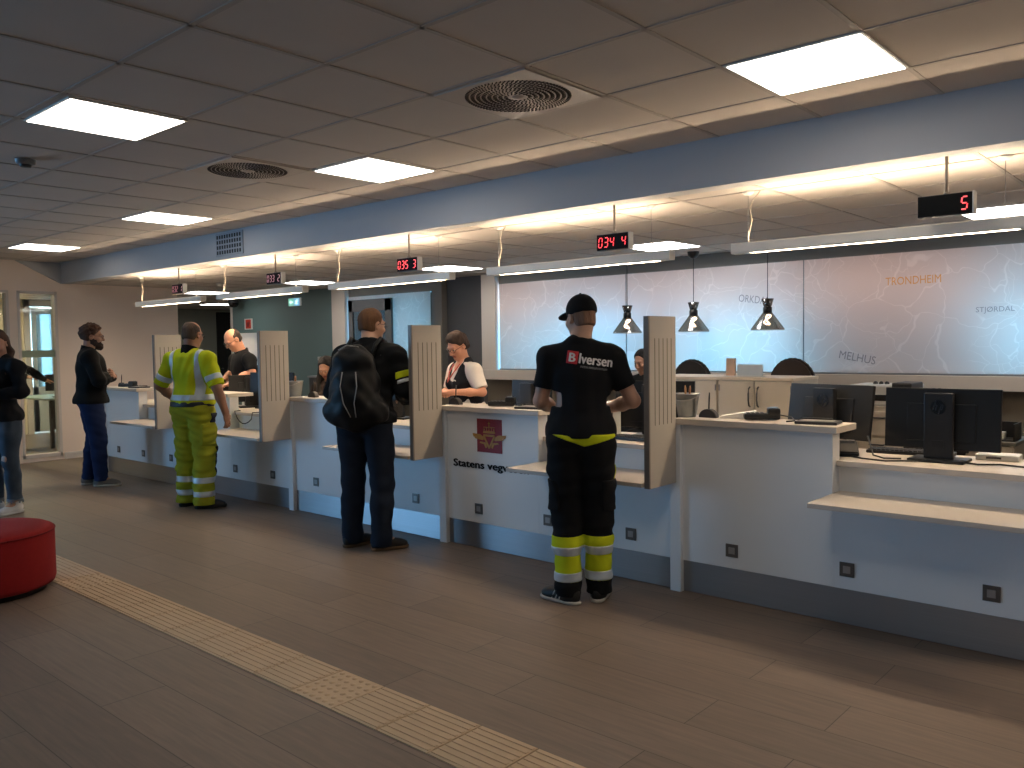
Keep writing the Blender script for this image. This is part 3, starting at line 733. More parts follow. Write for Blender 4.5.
s.make('rollers', M_black, t); MB().box(-.2, .08, -.204, -.196, .04, .09).make('output_slot', M_black, t)
t = thing('drawer_cabinet', 'low white cabinet carrying the printer', 'cabinet', (-2.28, 7.3, 0))
MB().box(-.35, .35, -.22, .25, 0, .953, bev=.004).make('body', M_cab, t)
for k in range(4): 
    d = MB().box(-.34, .34, -.24, -.221, .05+k*.22, .25+k*.22, bev=.003).make('drawer', M_cab, t)
    MB().tube([(-.06, -.24, .2+k*.22), (-.055, -.262, .2+k*.22), (.055, -.262, .2+k*.22), (.06, -.24, .2+k*.22)], .006, seg=8).make('handle', M_dgrey, d)
t = thing('pedestal', 'grey topped pedestal at the picture edge behind the closest monitor', 'cabinet', (-1.38, 6.6, 0))
MB().box(-.19, .19, -.12, .35, 0, .76, bev=.003).make('body', mat('pedestal body', 'aaa190', .5), t); MB().box(-.2, .2, -.14, .36, .76, .785, bev=.003).make('top', mat('pedestal top', '5a574f', .4), t)
for k in range(3): MB().box(-.185, .185, -.135, -.121, .04+k*.24, .27+k*.24, bev=.003).make('drawer', mat('pedestal body', 'aaa190', .5), t)
t = thing('desk_tray', 'black open tray on the grey topped pedestal', 'tray', (-1.33, 6.62, .7855))
MB().box(-.13, .13, -.1, .12, 0, .01).box(-.13, -.12, -.1, .12, 0, .09).box(.12, .13, -.1, .12, 0, .12).box(-.13, .13, .11, .12, 0, .12).make('body', M_black, t)
MB().box(-.02, .06, -.06, .0, .01, .06, bev=.004).make('white_box', M_wht, t)
t = thing('whiteboard', 'white free standing board behind the bald clerk', 'whiteboard', (-9.27, 5.62, 0))
MB().box(-.235, .235, -.012, .012, .55, 1.685, bev=.003).make('panel', M_white, t)
MB().box(-.22, -.19, -.015, .015, .03, .6).box(.19, .22, -.015, .015, .03, .6).make('upright', M_metal, t)
MB().box(-.24, -.17, -.22, .22, 0, .03, bev=.005).box(.17, .24, -.22, .22, 0, .03, bev=.005).make('foot', M_metal, t)
t = thing('storage_box', 'pale cardboard box standing below the small map window', 'box', (-10.62, 7.75, 1.06))
MB().box(-.12, .28, -.1, .1, 0, .28, bev=.004).make('body', mat('pale card', 'c9c5bd', .8), t); MB().box(-.125, .285, -.105, .105, .24, .29, bev=.004).make('lid', mat('pale card', 'c9c5bd', .8), t)
t = thing('sideboard', 'low grey sideboard under the small map window', 'cabinet', (-10.0, 7.74, 0))
MB().box(-.8, .8, -.22, .2, 0, 1.035, bev=.004).make('body', M_dgrey, t); MB().box(-.82, .82, -.24, .2, 1.035, 1.06, bev=.003).make('top', M_grey, t)

# signs and camera on the far wall
t = thing('exit_sign', 'green lit exit sign with arrow and running figure, under the ceiling', 'exit sign', (-11.32, 7.55, 2.14))
MB().box(.0, .30, -.015, .02, 0, .125, bev=.004).make('housing', M_wht, t)
MB().box(.006, .155, -.018, -.014, .006, .119).make('arrow_face', emit('exit sign green', (.01, .34, .22), 1.1), t)
MB().box(.155, .294, -.018, -.014, .006, .119).make('figure_face', emit('exit sign blue green', (.03, .30, .62), 1.1), t)
we = emit('exit sign white', (.6, 1, .9), 1.6)
MB().prism([(.035, .063), (.075, .1), (.075, .075), (.125, .075), (.125, .051), (.075, .051), (.075, .026)], -.021, -.0175).make('arrow', we, t)
MB().sphere((.235, -.019, .1), (.011, .003, .011), seg=10).tube([(.225, -.019, .085), (.215, -.019, .055)], .009, seg=6).tube([(.215, -.019, .055), (.235, -.019, .04), (.23, -.019, .018)], .006, seg=6).tube([(.215, -.019, .055), (.195, -.019, .035), (.18, -.019, .035)], .006, seg=6).tube([(.225, -.019, .082), (.25, -.019, .07), (.262, -.019, .08)], .005, seg=6).tube([(.225, -.019, .082), (.2, -.019, .075), (.192, -.019, .06)], .005, seg=6).make('running_figure', we, t)
MB().cone((.15, .0, .125), (.15, .0, Z2-2.14), .008, seg=8).make('suspension_rod', M_grey, t)
t = thing('fire_alarm_sign', 'red square fire sign in a white border on the teal wall', 'sign', (-13.25, YB, 1.92))
MB().box(-.125, .125, -.012, 0, -.095, .095, bev=.002).make('border', M_wht, t)
MB().box(-.085, .085, -.015, -.011, -.08, .08).make('red_field', mat('sign red', 'b0301f', .5), t)
MB().prism([(-.04, -.05), (.02, -.05), (.05, .02), (.02, .05), (0, .02), (-.03, .045), (-.05, 0)], -.017, -.0145).make('symbol', mat('symbol dark', '6b1a14', .5), t)
t = thing('dome_camera', 'black dome camera hanging beside the teal wall corner', 'security camera', (-13.4, 7.8, Z2))
MB().lathe([(0, -.21), (.05, -.2), (.085, -.165), (.09, -.12)], seg=24).make('dome', mat('camera dome', '0a0a0c', .12), t)
MB().lathe([(.092, -.125), (.095, -.06), (.05, -.04), (.03, 0)], seg=24).make('mount', M_dgrey, t)

# ------------------------------------------------------------------ hall floor things
def tactile():
    mb = MB(); x = -12.2; y0, y1 = 2.03, 2.32; k = 0
    while x < 3.4:
        w = .29
        mb.mi = 0; mb.box(x+.0015, x+w-.0015, y0, y1, .0002, .005, bev=.001, seg=1)
        if k % 9 in (4,):
            for i in range(6):
                for j in range(6): mb.lathe([(.014, .005), (.011, .009), (0, .0095)], c=(x+.03+i*.046, y0+.03+j*.046, 0), seg=8)
        else:
            n = 8
            for j in range(n): 
                yy = y0+.02+j*(y1-y0-.04)/(n-1); mb.box(x+.006, x+w-.006, yy-.009, yy+.009, .0045, .0092, bev=.0022, seg=1)
        x += .293; k += 1
    return mb
t = tactile().make('tactile_strip', mat('cream tactile paving', 'c9ad8b', .6, var=.07, vs=6)); tag(t, 'cream ribbed tactile guide strip running across the dark floor', 'guide strip')
t = thing('ottoman', 'round red fabric ottoman at the picture edge', 'ottoman', (-5.88, 1.68, 0))
MB().lathe([(0, .03), (.33, .03), (.372, .045), (.38, .07), (.38, .36), (.372, .385), (.345, .398), (.2, .403), (0, .405)], seg=72).make('cushion', mat('red felt', '8e0f10', .95, var=.1, vs=40, bump=.15, bs=250), t)
p = MB()
p.tube([(.381*math.cos(2*PI*k/72), .381*math.sin(2*PI*k/72), .373) for k in range(73)], .004, seg=6).make('piping', mat('red piping', '7a0c0d', .9), t)
MB().lathe([(0, 0), (.32, 0), (.33, .03)], seg=48).make('base', M_black, t)

# ------------------------------------------------------------------ room behind the left glass
mb = MB()
M_rw = mat('sunny room wall', 'e6d8be', .8, var=.02)
# partition with a white framed door opening into a bright blue-lit space
mb.box(-16.6, -16.5, 1.0, 5.52, 0, 2.68).box(-16.6, -16.5, 5.52, 6.1, 2.40, 2.68)
struct('wall_room_far', mb, M_rw)
mb = MB()
for q in ((5.46, 5.56, 0, 2.42), (6.02, 6.1, 0, 2.42), (5.46, 6.1, 2.30, 2.42)): mb.box(-16.62, -16.46, *q, bev=.003)
d = struct('door_3', mb, M_frame)
mb = MB()
for q in ((5.60, 5.68, .03, 2.27), (5.93, 6.01, .03, 2.27), (5.60, 6.01, 2.17, 2.27), (5.60, 6.01, .03, .85)): mb.box(-16.58, -16.53, *q, bev=.003)
lf = mb.make('door_leaf', mat('pale door leaf', 'b9c4c6', .5), d)
MB().box(-16.558, -16.552, 5.67, 5.94, .85, 2.18).make('pane', glass('bluish glass', '9fb4bf', .1), lf)
t = thing('meeting_table', 'pale green table in the glazed side room', 'table', (-14.4, 5.3, 0))
MB().box(-.7, .7, -.5, .6, .74, .77, bev=.006).make('table_top', mat('pale green top', '8fa28f', .4), t)
for x, y in ((-.62, -.4), (.62, -.4), (-.62, .5), (.62, .5)): MB().box(x-.025, x+.025, y-.025, y+.025, 0, .74).make('leg', M_dgrey, t)
MB().box(.6, .63, -.38, .48, .3, .74).make('modesty_panel', M_dgrey, t)
office_chair(-13.0, 5.3, math.radians(90), .86, 'dark grey chair at the table in the glazed side room')
t = thing('computer_monitor', 'dark monitor on the table in the glazed side room', 'monitor', (-14.1, 5.15, .7705), math.radians(70))
MB().box(-.2, .2, -.012, .012, .1, .36, bev=.004).make('housing', M_screenblk, t); MB().box(-.03, .03, .01, .03, .01, .25).make('stand_column', M_black, t); MB().box(-.11, .11, -.07, .09, 0, .012, bev=.004).make('stand_base', M_black, t)
rl = thing('ceiling_light', 'square ceiling light in the glazed side room', 'ceiling light', (-14.6, 4.0, 2.68))
MB().box(-.3, .3, -.3, .3, -.012, .0).make('diffuser', emit('side room light', (1, .82, .55), 80), rl); MB().box(-.32, .32, -.32, .32, -.008, .0).make('frame', M_wht, rl)

# ------------------------------------------------------------------ daylight
def area(name, loc, direction, sx, sy, power, col):
    l = bpy.data.lights.new(name, 'AREA'); l.shape = 'RECTANGLE'; l.size = sx; l.size_y = sy; l.energy = power; l.color = col
    o = bpy.data.objects.new(name, l); COL.objects.link(o); o.location = loc
    o.rotation_euler = Vector(direction).to_track_quat('-Z', 'Y').to_euler(); return o
BL = (.42, .66, 1.0)
area('daylight_left', (XL-.3, -2.75, 1.4), (1, 0, -.05), 4.3, 2.1, 540, (.25, .55, 1.0))
area('daylight_front', (-3.75, -6.6, 1.6), (0, 1, -.05), 11.3, 1.9, 12, (.8, .88, 1.0))
# area lights added behind the map film: blue pools of daylight, warm fill elsewhere
for x, z, sx, sz, p in ((-3.95, 1.45, 1.1, .55, 20), (-4.7, 1.35, .8, .4, 7), (-5.95, 1.5, 1.2, .7, 17), (-6.9, 1.4, .7, .6, 6), (-1.30, 1.55, .7, .6, 14), (-2.7, 1.3, 1.3, .3, .8), (-4.6, 2.05, 5.5, .3, 13), (-.9, 2.0, 3.0, .5, 2.0), (-2.2, 1.6, 1.6, .8, 1.2), (-8.95, 1.7, .6, .9, 8), (-9.9, 1.7, .9, .8, 7)):
    area('daylight_map', (x, YB+.5, z), (0, -1, 0), sx, sz, p*3.5, (.14, .56, 1.0) if z < 1.9 and p != 1.2 else (1.0, .86, .80))
area('daylight_side_room', (-17.6, 5.4, 1.6), (1, -.02, 0), 1.2, 1.8, 250, (.55, .8, 1.0))
# unseen wall added outside to block sky behind the map windows
struct('exterior_wall', MB().box(-11, 3.6, 10.0, 10.15, 0, 3.0), M_back)

w = bpy.data.worlds.new('daylight'); scene.world = w; w.use_nodes = True
w.node_tree.nodes['Background'].inputs[0].default_value = (.45, .62, 1, 1); w.node_tree.nodes['Background'].inputs[1].default_value = .3
vs_ = scene.view_settings; vs_.view_transform = 'Standard'; vs_.look = 'None'; vs_.exposure = 0; vs_.gamma = 1; vs_.use_curve_mapping = False
scene.cycles.use_denoising = True
try: scene.cycles.denoiser = 'OPENIMAGEDENOISE'
except Exception: pass
scene.cycles.max_bounces = 8; scene.cycles.diffuse_bounces = 5; scene.cycles.transparent_max_bounces = 12
scene.cycles.sample_clamp_indirect = 6
scene.cycles.caustics_reflective = False; scene.cycles.caustics_refractive = False
# ------------------------------------------------------------------ people: smooth bodies grown from distance fields
def rotz(a): c, s = math.cos(a), math.sin(a); return np.array([[c, -s, 0], [s, c, 0], [0, 0, 1.]])
def rotx(a): c, s = math.cos(a), math.sin(a); return np.array([[1., 0, 0], [0, c, -s], [0, s, c]])
def roty(a): c, s = math.cos(a), math.sin(a); return np.array([[c, 0, s], [0, 1., 0], [-s, 0, c]])
V = lambda *a: np.array(a, float)

class Field:
    def __init__(self): self.ops = []
    def cone(self, a, b, ra, rb=None, k=.02, sub=False, flat=None):
        a = np.array(a, float); b = np.array(b, float); rb = ra if rb is None else rb
        r = max(ra, rb); lo = np.minimum(a, b)-r; hi = np.maximum(a, b)+r
        d = b-a; L = max(d@d, 1e-9)
        def f(X, Y, Z):
            px, py, pz = X-a[0], Y-a[1], Z-a[2]
            t = np.clip((px*d[0]+py*d[1]+pz*d[2])/L, 0, 1)
            return np.sqrt((px-t*d[0])**2+(py-t*d[1])**2+(pz-t*d[2])**2)-(ra+(rb-ra)*t)
        self.ops.append((f, lo, hi, k, sub)); return self
    def ell(self, c, r, R=None, k=.02, sub=False):
        c = np.array(c, float); r = np.array(r, float) if not np.isscalar(r) else np.array([r]*3, float)
        m = r.max() if R is not None else r
        lo, hi = c-m, c+m
        def f(X, Y, Z):
            P = [X-c[0], Y-c[1], Z-c[2]]
            if R is not None: P = [R[0, i]*P[0]+R[1, i]*P[1]+R[2, i]*P[2] for i in range(3)]
            k0 = np.sqrt((P[0]/r[0])**2+(P[1]/r[1])**2+(P[2]/r[2])**2)
            k1 = np.sqrt((P[0]/r[0]**2)**2+(P[1]/r[1]**2)**2+(P[2]/r[2]**2)**2)
            return k0*(k0-1)/np.maximum(k1, 1e-6)
        self.ops.append((f, lo, hi, k, sub)); return self
    def cut(self, n, p, k=.004, lo=None, hi=None):
        """remove everything on the side the normal points to"""
        n = np.array(n, float); n /= np.linalg.norm(n); p = np.array(p, float)
        f = lambda X, Y, Z: -((X-p[0])*n[0]+(Y-p[1])*n[1]+(Z-p[2])*n[2])
        self.ops.append((f, lo, hi, k, 'cut')); return self
    def disp(self, fn): self.ops.append((fn, None, None, 0, 'disp')); return self
    def grid(self, h, pad=.03, zf=None):
        los = [o[1] for o in self.ops if o[4] is False]; his = [o[2] for o in self.ops if o[4] is False]
        lo = np.min(los, 0)-pad; hi = np.max(his, 0)+pad
        ax = [np.arange(lo[i], hi[i]+h, h) for i in range(3)]
        if zf is not None:
            z = [lo[2]]
            while z[-1] < hi[2]: z.append(z[-1]+zf(z[-1]))
            ax[2] = np.array(z)
        return ax
    def mesh(self, h=.008, zf=None):
        ax = self.grid(h, zf=zf); D = np.full([len(a) for a in ax], 1.0, np.float32)
        for f, lo, hi, k, mode in self.ops:
            if mode == 'cut' or mode == 'disp':
                sl = tuple(slice(0, len(a)) if lo is None else slice(max(0, np.searchsorted(a, lo[i])), np.searchsorted(a, hi[i])) for i, a in enumerate(ax))
            else: sl = tuple(slice(max(0, np.searchsorted(ax[i], lo[i]-k*2-.02)-1), np.searchsorted(ax[i], hi[i]+k*2+.02)+1) for i in range(3))
            X, Y, Z = np.meshgrid(*[ax[i][sl[i]].astype(np.float32) for i in range(3)], indexing='ij', sparse=True)
            if X.size == 0 or Y.size == 0 or Z.size == 0: continue
            d = f(X, Y, Z)
            c = D[sl]
            if mode == 'disp': D[sl] = c+d; continue
            if mode is False:
                hh = np.clip(.5+.5*(c-d)/k, 0, 1); D[sl] = c*(1-hh)+d*hh-k*hh*(1-hh)
            else:
                d = -d; hh = np.clip(.5-.5*(c-d)/k, 0, 1); D[sl] = c*(1-hh)+d*hh+k*hh*(1-hh)
        D[0] = D[-1] = 1; D[:, 0] = D[:, -1] = 1; D[:, :, 0] = D[:, :, -1] = 1
        return nets(D, ax)

def nets(D, ax):
    nx, ny, nz = D.shape; S = D < 0
    cs = np.zeros((nx-1, ny-1, nz-1), np.int8)
    for i in (0, 1):
        for j in (0, 1):
            for k in (0, 1): cs += S[i:nx-1+i, j:ny-1+j, k:nz-1+k]
    act = np.argwhere((cs > 0) & (cs < 8)); n = len(act)
    idx = np.full(cs.shape, -1, np.int32); idx[tuple(act.T)] = np.arange(n)
    pos = np.zeros((n, 3)); cnt = np.zeros(n)
    I, J, K = act.T
    P = [ax[0], ax[1], ax[2]]
    for a in range(3):
        for u in (0, 1):
            for v in (0, 1):
                o0 = [0, 0, 0]; o0[(a+1) % 3] = u; o0[(a+2) % 3] = v; o1 = list(o0); o1[a] = 1
                d0 = D[I+o0[0], J+o0[1], K+o0[2]]; d1 = D[I+o1[0], J+o1[1], K+o1[2]]
                m = (d0 < 0) != (d1 < 0); t = np.where(m, d0/np.where(m, d0-d1, 1), 0)
                q0 = np.stack([P[0][I+o0[0]], P[1][J+o0[1]], P[2][K+o0[2]]], 1); q1 = np.stack([P[0][I+o1[0]], P[1][J+o1[1]], P[2][K+o1[2]]], 1)
                pos += np.where(m[:, None], q0+(q1-q0)*t[:, None], 0); cnt += m
    pos /= cnt[:, None]
    quads = []
    for a in range(3):
        b, c = (a+1) % 3, (a+2) % 3
        s0 = [slice(None)]*3; s1 = [slice(None)]*3; s0[a] = slice(0, -1); s1[a] = slice(1, None)
        A = S[tuple(s0)]; B = S[tuple(s1)]
        e = np.argwhere(A != B); e = e[(e[:, b] > 0) & (e[:, c] > 0) & (e[:, b] < D.shape[b]-1) & (e[:, c] < D.shape[c]-1)]
        fl = A[tuple(e.T)]
        def g(db, dc):
            q = e.copy(); q[:, b] += db; q[:, c] += dc; return idx[tuple(q.T)]
        q = np.stack([g(-1, -1), g(0, -1), g(0, 0), g(-1, 0)], 1)
        q[~fl] = q[~fl][:, ::-1]; quads.append(q)
    return pos, np.concatenate(quads)

def sdf_obj(name, field, mats, parent=None, h=.008, zf=None, mi=None, post=None):
    v, q = field.mesh(h, zf)
    if post is not None: v = post(v)
    me = bpy.data.meshes.new(name)
    me.vertices.add(len(v)); me.vertices.foreach_set('co', v.astype(np.float32).ravel())
    me.loops.add(len(q)*4); me.loops.foreach_set('vertex_index', q.astype(np.int32).ravel())
    me.polygons.add(len(q)); me.polygons.foreach_set('loop_start', np.arange(0, len(q)*4, 4, dtype=np.int32)); me.polygons.foreach_set('loop_total', np.full(len(q), 4, np.int32))
    me.polygons.foreach_set('use_smooth', np.ones(len(q), bool))
    for m in (mats if isinstance(mats, (list, tuple)) else [mats]): me.materials.append(m)
    if mi is not None: me.polygons.foreach_set('material_index', mi(v[q].mean(1)).astype(np.int32))
    me.update(calc_edges=True); me.validate()
    o = bpy.data.objects.new(name, me); COL.objects.link(o)
    if parent is not None: o.parent = parent
    return o

def wrinkle(amp, seed=0, sx=1., sz=1.):
    r = np.random.RandomState(seed); W = [(r.normal(0, 1, 3)*np.array([sx, sx, sz])*r.uniform(18, 46), r.uniform(0, 6.3)) for _ in range(7)]
    def f(X, Y, Z):
        s = 0
        for w, p in W: s = s+np.sin(w[0]*X+w[1]*Y+w[2]*Z+p)
        return (amp/3)*s
    return f

class Human:
    """joints in local coordinates: facing +Y, x to the figure's right, z up"""
    def __init__(s, h=1.78, build=1.0, yaw=0, pitch=0, roll=0, lean=0.0, female=False, seat=None, shoulder=.19, twist=0.0, **kw):
        k = s.k = h/1.78; s.b = build; s.fem = female
        s.J = J = {}
        zb = 0 if seat is None else seat-.90*k
        s.zb = zb
        J['pel'] = V(0, 0, .96*k+zb); J['waist'] = V(0, .0+lean*.35, 1.10*k+zb); J['chest'] = V(0, lean*.75, 1.30*k+zb)
        J['neck'] = V(0, lean-.015, 1.50*k+zb)
        J['head'] = J['neck']+V(0, .035+lean*.28, .150*k)
        for sd, sg in (('r', 1), ('l', -1)):
            J['sh'+sd] = J['neck']+V(sg*shoulder*k*(.9 if female else 1), -.01, -.088*k)
            J['hip'+sd] = V(sg*.095*k, 0, .92*k+zb)
            J['kn'+sd] = V(sg*.105*k, .02, .50*k); J['an'+sd] = V(sg*.11*k, -.02, .09*k); J['toe'+sd] = 0.0
            J['el'+sd] = J['sh'+sd]+V(sg*.05, -.03, -.29*k); J['wr'+sd] = J['el'+sd]+V(-sg*.02, .12, -.22*k)
            J['hd'+sd] = None; J['pn'+sd] = V(-sg, 0, 0); J['cu'+sd] = .5
        for n, v in kw.items(): J[n] = np.array(v, float) if isinstance(v, (tuple, list)) else v
        s.R = rotz(yaw) @ rotx(pitch) @ roty(roll)
        s.nt = J['neck']
    def H(s, x, y, z): return s.J['head'] + s.R @ (V(x, y, z)*s.k)
    def head(s, f):
        k = s.k; R = s.R
        def E(c, r, kk=.02, sub=False): f.ell(s.H(*c), np.array(r)*k, R, kk*k, sub)
        E((0, -.014, .035), (.075, .095, .086)); E((0, .014, -.03), (.064, .078, .085), .03); E((0, .034, -.082), (.044, .046, .036), .035)
        f.cone(s.H(0, -.03, -.05), s.J['neck']+V(0, -.005, .0), .054*k*(.88 if s.fem else 1), .062*k*(.85 if s.fem else 1), .03)
        E((0, .082, .026), (.05, .014, .012), .02)                                           # brow
        for sg in (-1, 1):
            E((sg*.031, .094, .004), (.017, .013, .012), .012, True)                         # eye sockets
            E((sg*.042, .062, -.03), (.022, .02, .02), .03)                                  # cheeks
            E((sg*.077, -.008, -.005), (.010, .024, .034), .008); E((sg*.088, -.002, -.004), (.008, .012, .018), .006, True)
            E((sg*.030, .083, .004), (.0125, .0125, .0115), .003)                            # eyeballs under lids
        f.cone(s.H(0, .090, .016), s.H(0, .113, -.030), .008*k, .0135*k, .012)               # nose
        for sg in (-1, 1): f.cone(s.H(sg*.010, .098, -.034), s.H(sg*.011, .094, -.036), .0085*k, .008*k, .006)
        E((0, .087, -.060), (.024, .010, .0065), .006); E((0, .085, -.071), (.021, .010, .007), .006)
        E((0, .094, -.0655), (.024, .006, .0018), .003, True)
        E((0, .074, -.100), (.020, .018, .016), .02)                                         # chin
    def hand(s, f, sd):
        J = s.J; k = s.k; w = J['wr'+sd]; e = J['el'+sd]
        d = J['hd'+sd]; d = (w-e) if d is None else np.array(d, float); d = d/np.linalg.norm(d)
        n = np.array(J['pn'+sd], float); n = n-d*(n@d); n /= np.linalg.norm(n)              # palm normal (where the palm looks)
        side = np.cross(n, d); sg = 1 if sd == 'r' else -1
        th = side*sg*-1 if sd == 'l' else side*-1
        th = np.cross(d, n)*(1 if sd == 'r' else -1)                                         # towards the thumb
        R = np.stack([th, d, n], 1)
        pc = w+d*.052*k
        f.ell(pc, np.array([.041, .052, .0165])*k, R, .014)
        f.cone(w-d*.02, w+d*.02*k, .026*k, .024*k, .02)
        cu = J['cu'+sd]
        for q, (off, L, r) in enumerate(((.031, .072, .0085), (.0105, .080, .009), (-.0105, .074, .0085), (-.031, .058, .0075))):
            p = pc+th*off*k+d*.040*k; a = .25*cu+.05*q*cu; dr = d+th*off*1.2; dr /= np.linalg.norm(dr)
            for sgm in (.45, .32, .23):
                u = dr*math.cos(a)+n*math.sin(a); p2 = p+u*L*sgm*k
                f.cone(p, p2, r*k, r*.93*k, .006); p = p2; a += 1.05*cu*(.8 if sgm > .4 else 1); r *= .95
        p = w+d*.022*k+th*.026*k; u = d*.62+th*.7+n*.25; u /= np.linalg.norm(u); p2 = p+u*.042*k; f.cone(p, p2, .0125*k, .0105*k, .012)
        u = d*.85+th*.25+n*(.25+.3*cu); u /= np.linalg.norm(u); p3 = p2+u*.032*k; f.cone(p2, p3, .0105*k, .0095*k, .006)
        u = d*.9+n*(.25+.5*cu); u /= np.linalg.norm(u); f.cone(p3, p3+u*.024*k, .0092*k, .0078*k, .006)
    def arm(s, f, sd, g=0.0, upto=1.0, k=.02, taper=True):
        J = s.J; b = s.b**.6*s.k*(.86 if s.fem else 1)
        a, e, w = J['sh'+sd], J['el'+sd], J['wr'+sd]
        if upto <= .5:
            t = upto*2; f.cone(a, a+(e-a)*t, .054*b+g, (.054-.012*t)*b+g*1.15, k)
        else:
            f.cone(a, e, .052*b+g, .042*b+g, k); t = (upto-.5)*2
            f.cone(e, e+(w-e)*t*.4, .042*b+g, .041*b+g, k); f.cone(e+(w-e)*t*.4, e+(w-e)*t, .041*b+g, (.041-.013*t)*b+g, k)
    def torso(s, f, g=0.0, k=.05):
        J = s.J; b = s.b; q = s.k; F = s.fem
        f.ell(J['pel']+V(0, -.005, -.01), V((.168 if not F else .175)*b+g, .115*b+g, .135+g*.5)*q, None, k)
        f.ell(J['waist'], V((.150 if not F else .130)*b+g, .105*b**1.4+g, .17)*q, None, k)
        tl = rotx(-math.atan2(J['neck'][1]-J['waist'][1], .4*q))
        f.ell(J['chest']+V(0, -.0, .0), V((.165 if not F else .145)*b+g, .112*b+g, .19+g*.5)*q, tl, k)
        if F:
            for sg in (-1, 1): f.ell(J['chest']+V(sg*.07, .085, .0)*q, V(.062+g, .055+g, .062+g)*q, None, .03)
        for sd in 'rl':
            m = J['neck']+V(0, -.01, -.055*q)
            f.cone(m+(J['sh'+sd]-m)*.35, J['sh'+sd], .062*q*b**.5+g, .054*q*b**.5+g, .05)
        f.cone(J['neck']+V(0, -.01, -.06*q), J['neck']+V(0, -.008, -.01*q), .075*q+g, .06*q+g*.6, .04)
    def legs(s, f, g=0.0, k=.035, zlo=None, cuff=0.0, knee=0):
        J = s.J; b = s.b**.8*s.k
        for sd in 'rl':
            h, n, a = J['hip'+sd], J['kn'+sd], J['an'+sd]
            f.cone(h+V(0, -.01, 0), h+(n-h)*.35, .098*b+g, .086*b+g, k); f.cone(h+(n-h)*.35, n, .086*b+g, .060*b+g+knee, k)
            f.cone(n, n+(a-n)*.35+V(0, -.008, 0), .058*b+g+knee, .058*b+g+knee*.6, k); f.cone(n+(a-n)*.35+V(0, -.008, 0), a, .058*b+g+knee*.6, .040*b+g+cuff, k)
    def foot_dir(s, sd):
        t = s.J['toe'+sd]; return V(math.sin(t), math.cos(t), 0)
    def shoe(s, sd, sole=.02):
        f = Field(); a = s.J['an'+sd]; d = s.foot_dir(sd); n = V(d[1], -d[0], 0); k = s.k
        R = np.stack([n, d, V(0, 0, 1)], 1); p = V(a[0], a[1], 0)
        f.ell(p+d*-.03*k+V(0, 0, .05), V(.040, .052, .055)*k, R, .02); f.ell(p+d*.06*k+V(0, 0, .042), V(.045, .09, .042)*k, R, .03)
        f.ell(p+d*.135*k+V(0, 0, .032), V(.044, .062, .034)*k, R, .03); f.cone(p+V(0, 0, .05), p+V(0, 0, .095), .046*k, .048*k, .03)
        f.cut((0, 0, -1), p+V(0, 0, sole*.6), .003)
        g = Field()
        for c, r in ((-.035, (.042, .052, .05)), (.06, (.049, .1, .05)), (.14, (.047, .066, .05))): g.ell(p+d*c*k+V(0, 0, .02), np.array(r)*k, R, .03)
        g.cut((0, 0, 1), p+V(0, 0, sole), .002); g.cut((0, 0, -1), p+V(0, 0, .001), .002)
        return f, g, (p, d, n)
    def body(s, name, label, skin, loc, rz, hide_legs=False, h=.0065, lip=None, eyes=None):
        f = Field(); s.torso(f)
        s.legs(f)
        for sd in 'rl':
            a = s.J['an'+sd]; d = s.foot_dir(sd); f.cone(a, a+d*.11+V(0, 0, -.045), .036, .028, .03); s.arm(f, sd)
        s.head(f)
        for sd in 'rl': s.hand(f, sd)
        zt = s.J['neck'][2]-.02
        zf = lambda z: (.0065 if z > zt else .0085)
        inv = s.R.T; hc = s.J['head']; kk = s.k
        M0 = mat('skin '+skin, skin, .55, var=.08, vs=30, bump=.03, bs=300); M1 = mat('lip '+skin, lip or skin, .5); M2 = mat('eye white', 'c9c4bb', .3); M3 = mat('iris', '2a1c14', .3)
        def mi(c):
            L = (c-hc) @ inv.T/kk
            r = np.zeros(len(c))
            m = (abs(L[:, 0]) < .023) & (abs(L[:, 2]+.0655) < .010) & (L[:, 1] > .078); r[m] = 1
            for sg in (-1, 1):
                e = (abs(L[:, 0]-sg*.030) < .0105) & (abs(L[:, 2]-.003) < .0048) & (L[:, 1] > .076); r[e] = 2
                e = (abs(L[:, 0]-sg*.030) < .005) & (abs(L[:, 2]-.003) < .0052) & (L[:, 1] > .076); r[e] = 3
            return r
        o = sdf_obj('person', f, [M0, M1, M2, M3], None, h, zf, mi)
        o.location = loc; o.rotation_euler = (0, 0, rz)
        tag(o, label, 'person'); s.o = o; return o
    def hair(s, f, g=.010, cutn=(0, 1, -.55), cutp=(0, .045, .035), low=-.06, curl=0, ears=True):
        """cap of hair on the skull, trimmed by a plane at the face and one at the nape"""
        k = s.k
        if curl:
            rr = np.random.RandomState(curl)
            for q in range(240):
                u = rr.normal(0, 1, 3); u /= np.linalg.norm(u)
                if u[2] < -.45 or (u[1] > .55 and u[2] < .35): continue
                f.ell(s.H(*(V(0, -.016, .036)+u*V(.075+g, .094+g, .086+g))), rr.uniform(.012, .023)*k, None, .005)
        f.ell(s.H(0, -.016, .036), V(.075+g, .094+g, .086+g)*k, s.R, .02); f.ell(s.H(0, -.045, -.03), V(.062+g, .055+g, .07)*k, s.R, .03)
        f.disp(wrinkle(.0022, 77, 5., 1.2))
        if ears:
            for sg in (-1, 1): f.ell(s.H(sg*.088, -.002, -.016), V(.032, .026, .040)*k, s.R, .006, True)
        f.cut(s.R @ np.array(cutn, float), s.H(*cutp), .02); f.cut(s.R @ V(0, -.25, -1), s.H(0, -.08, low), .01)
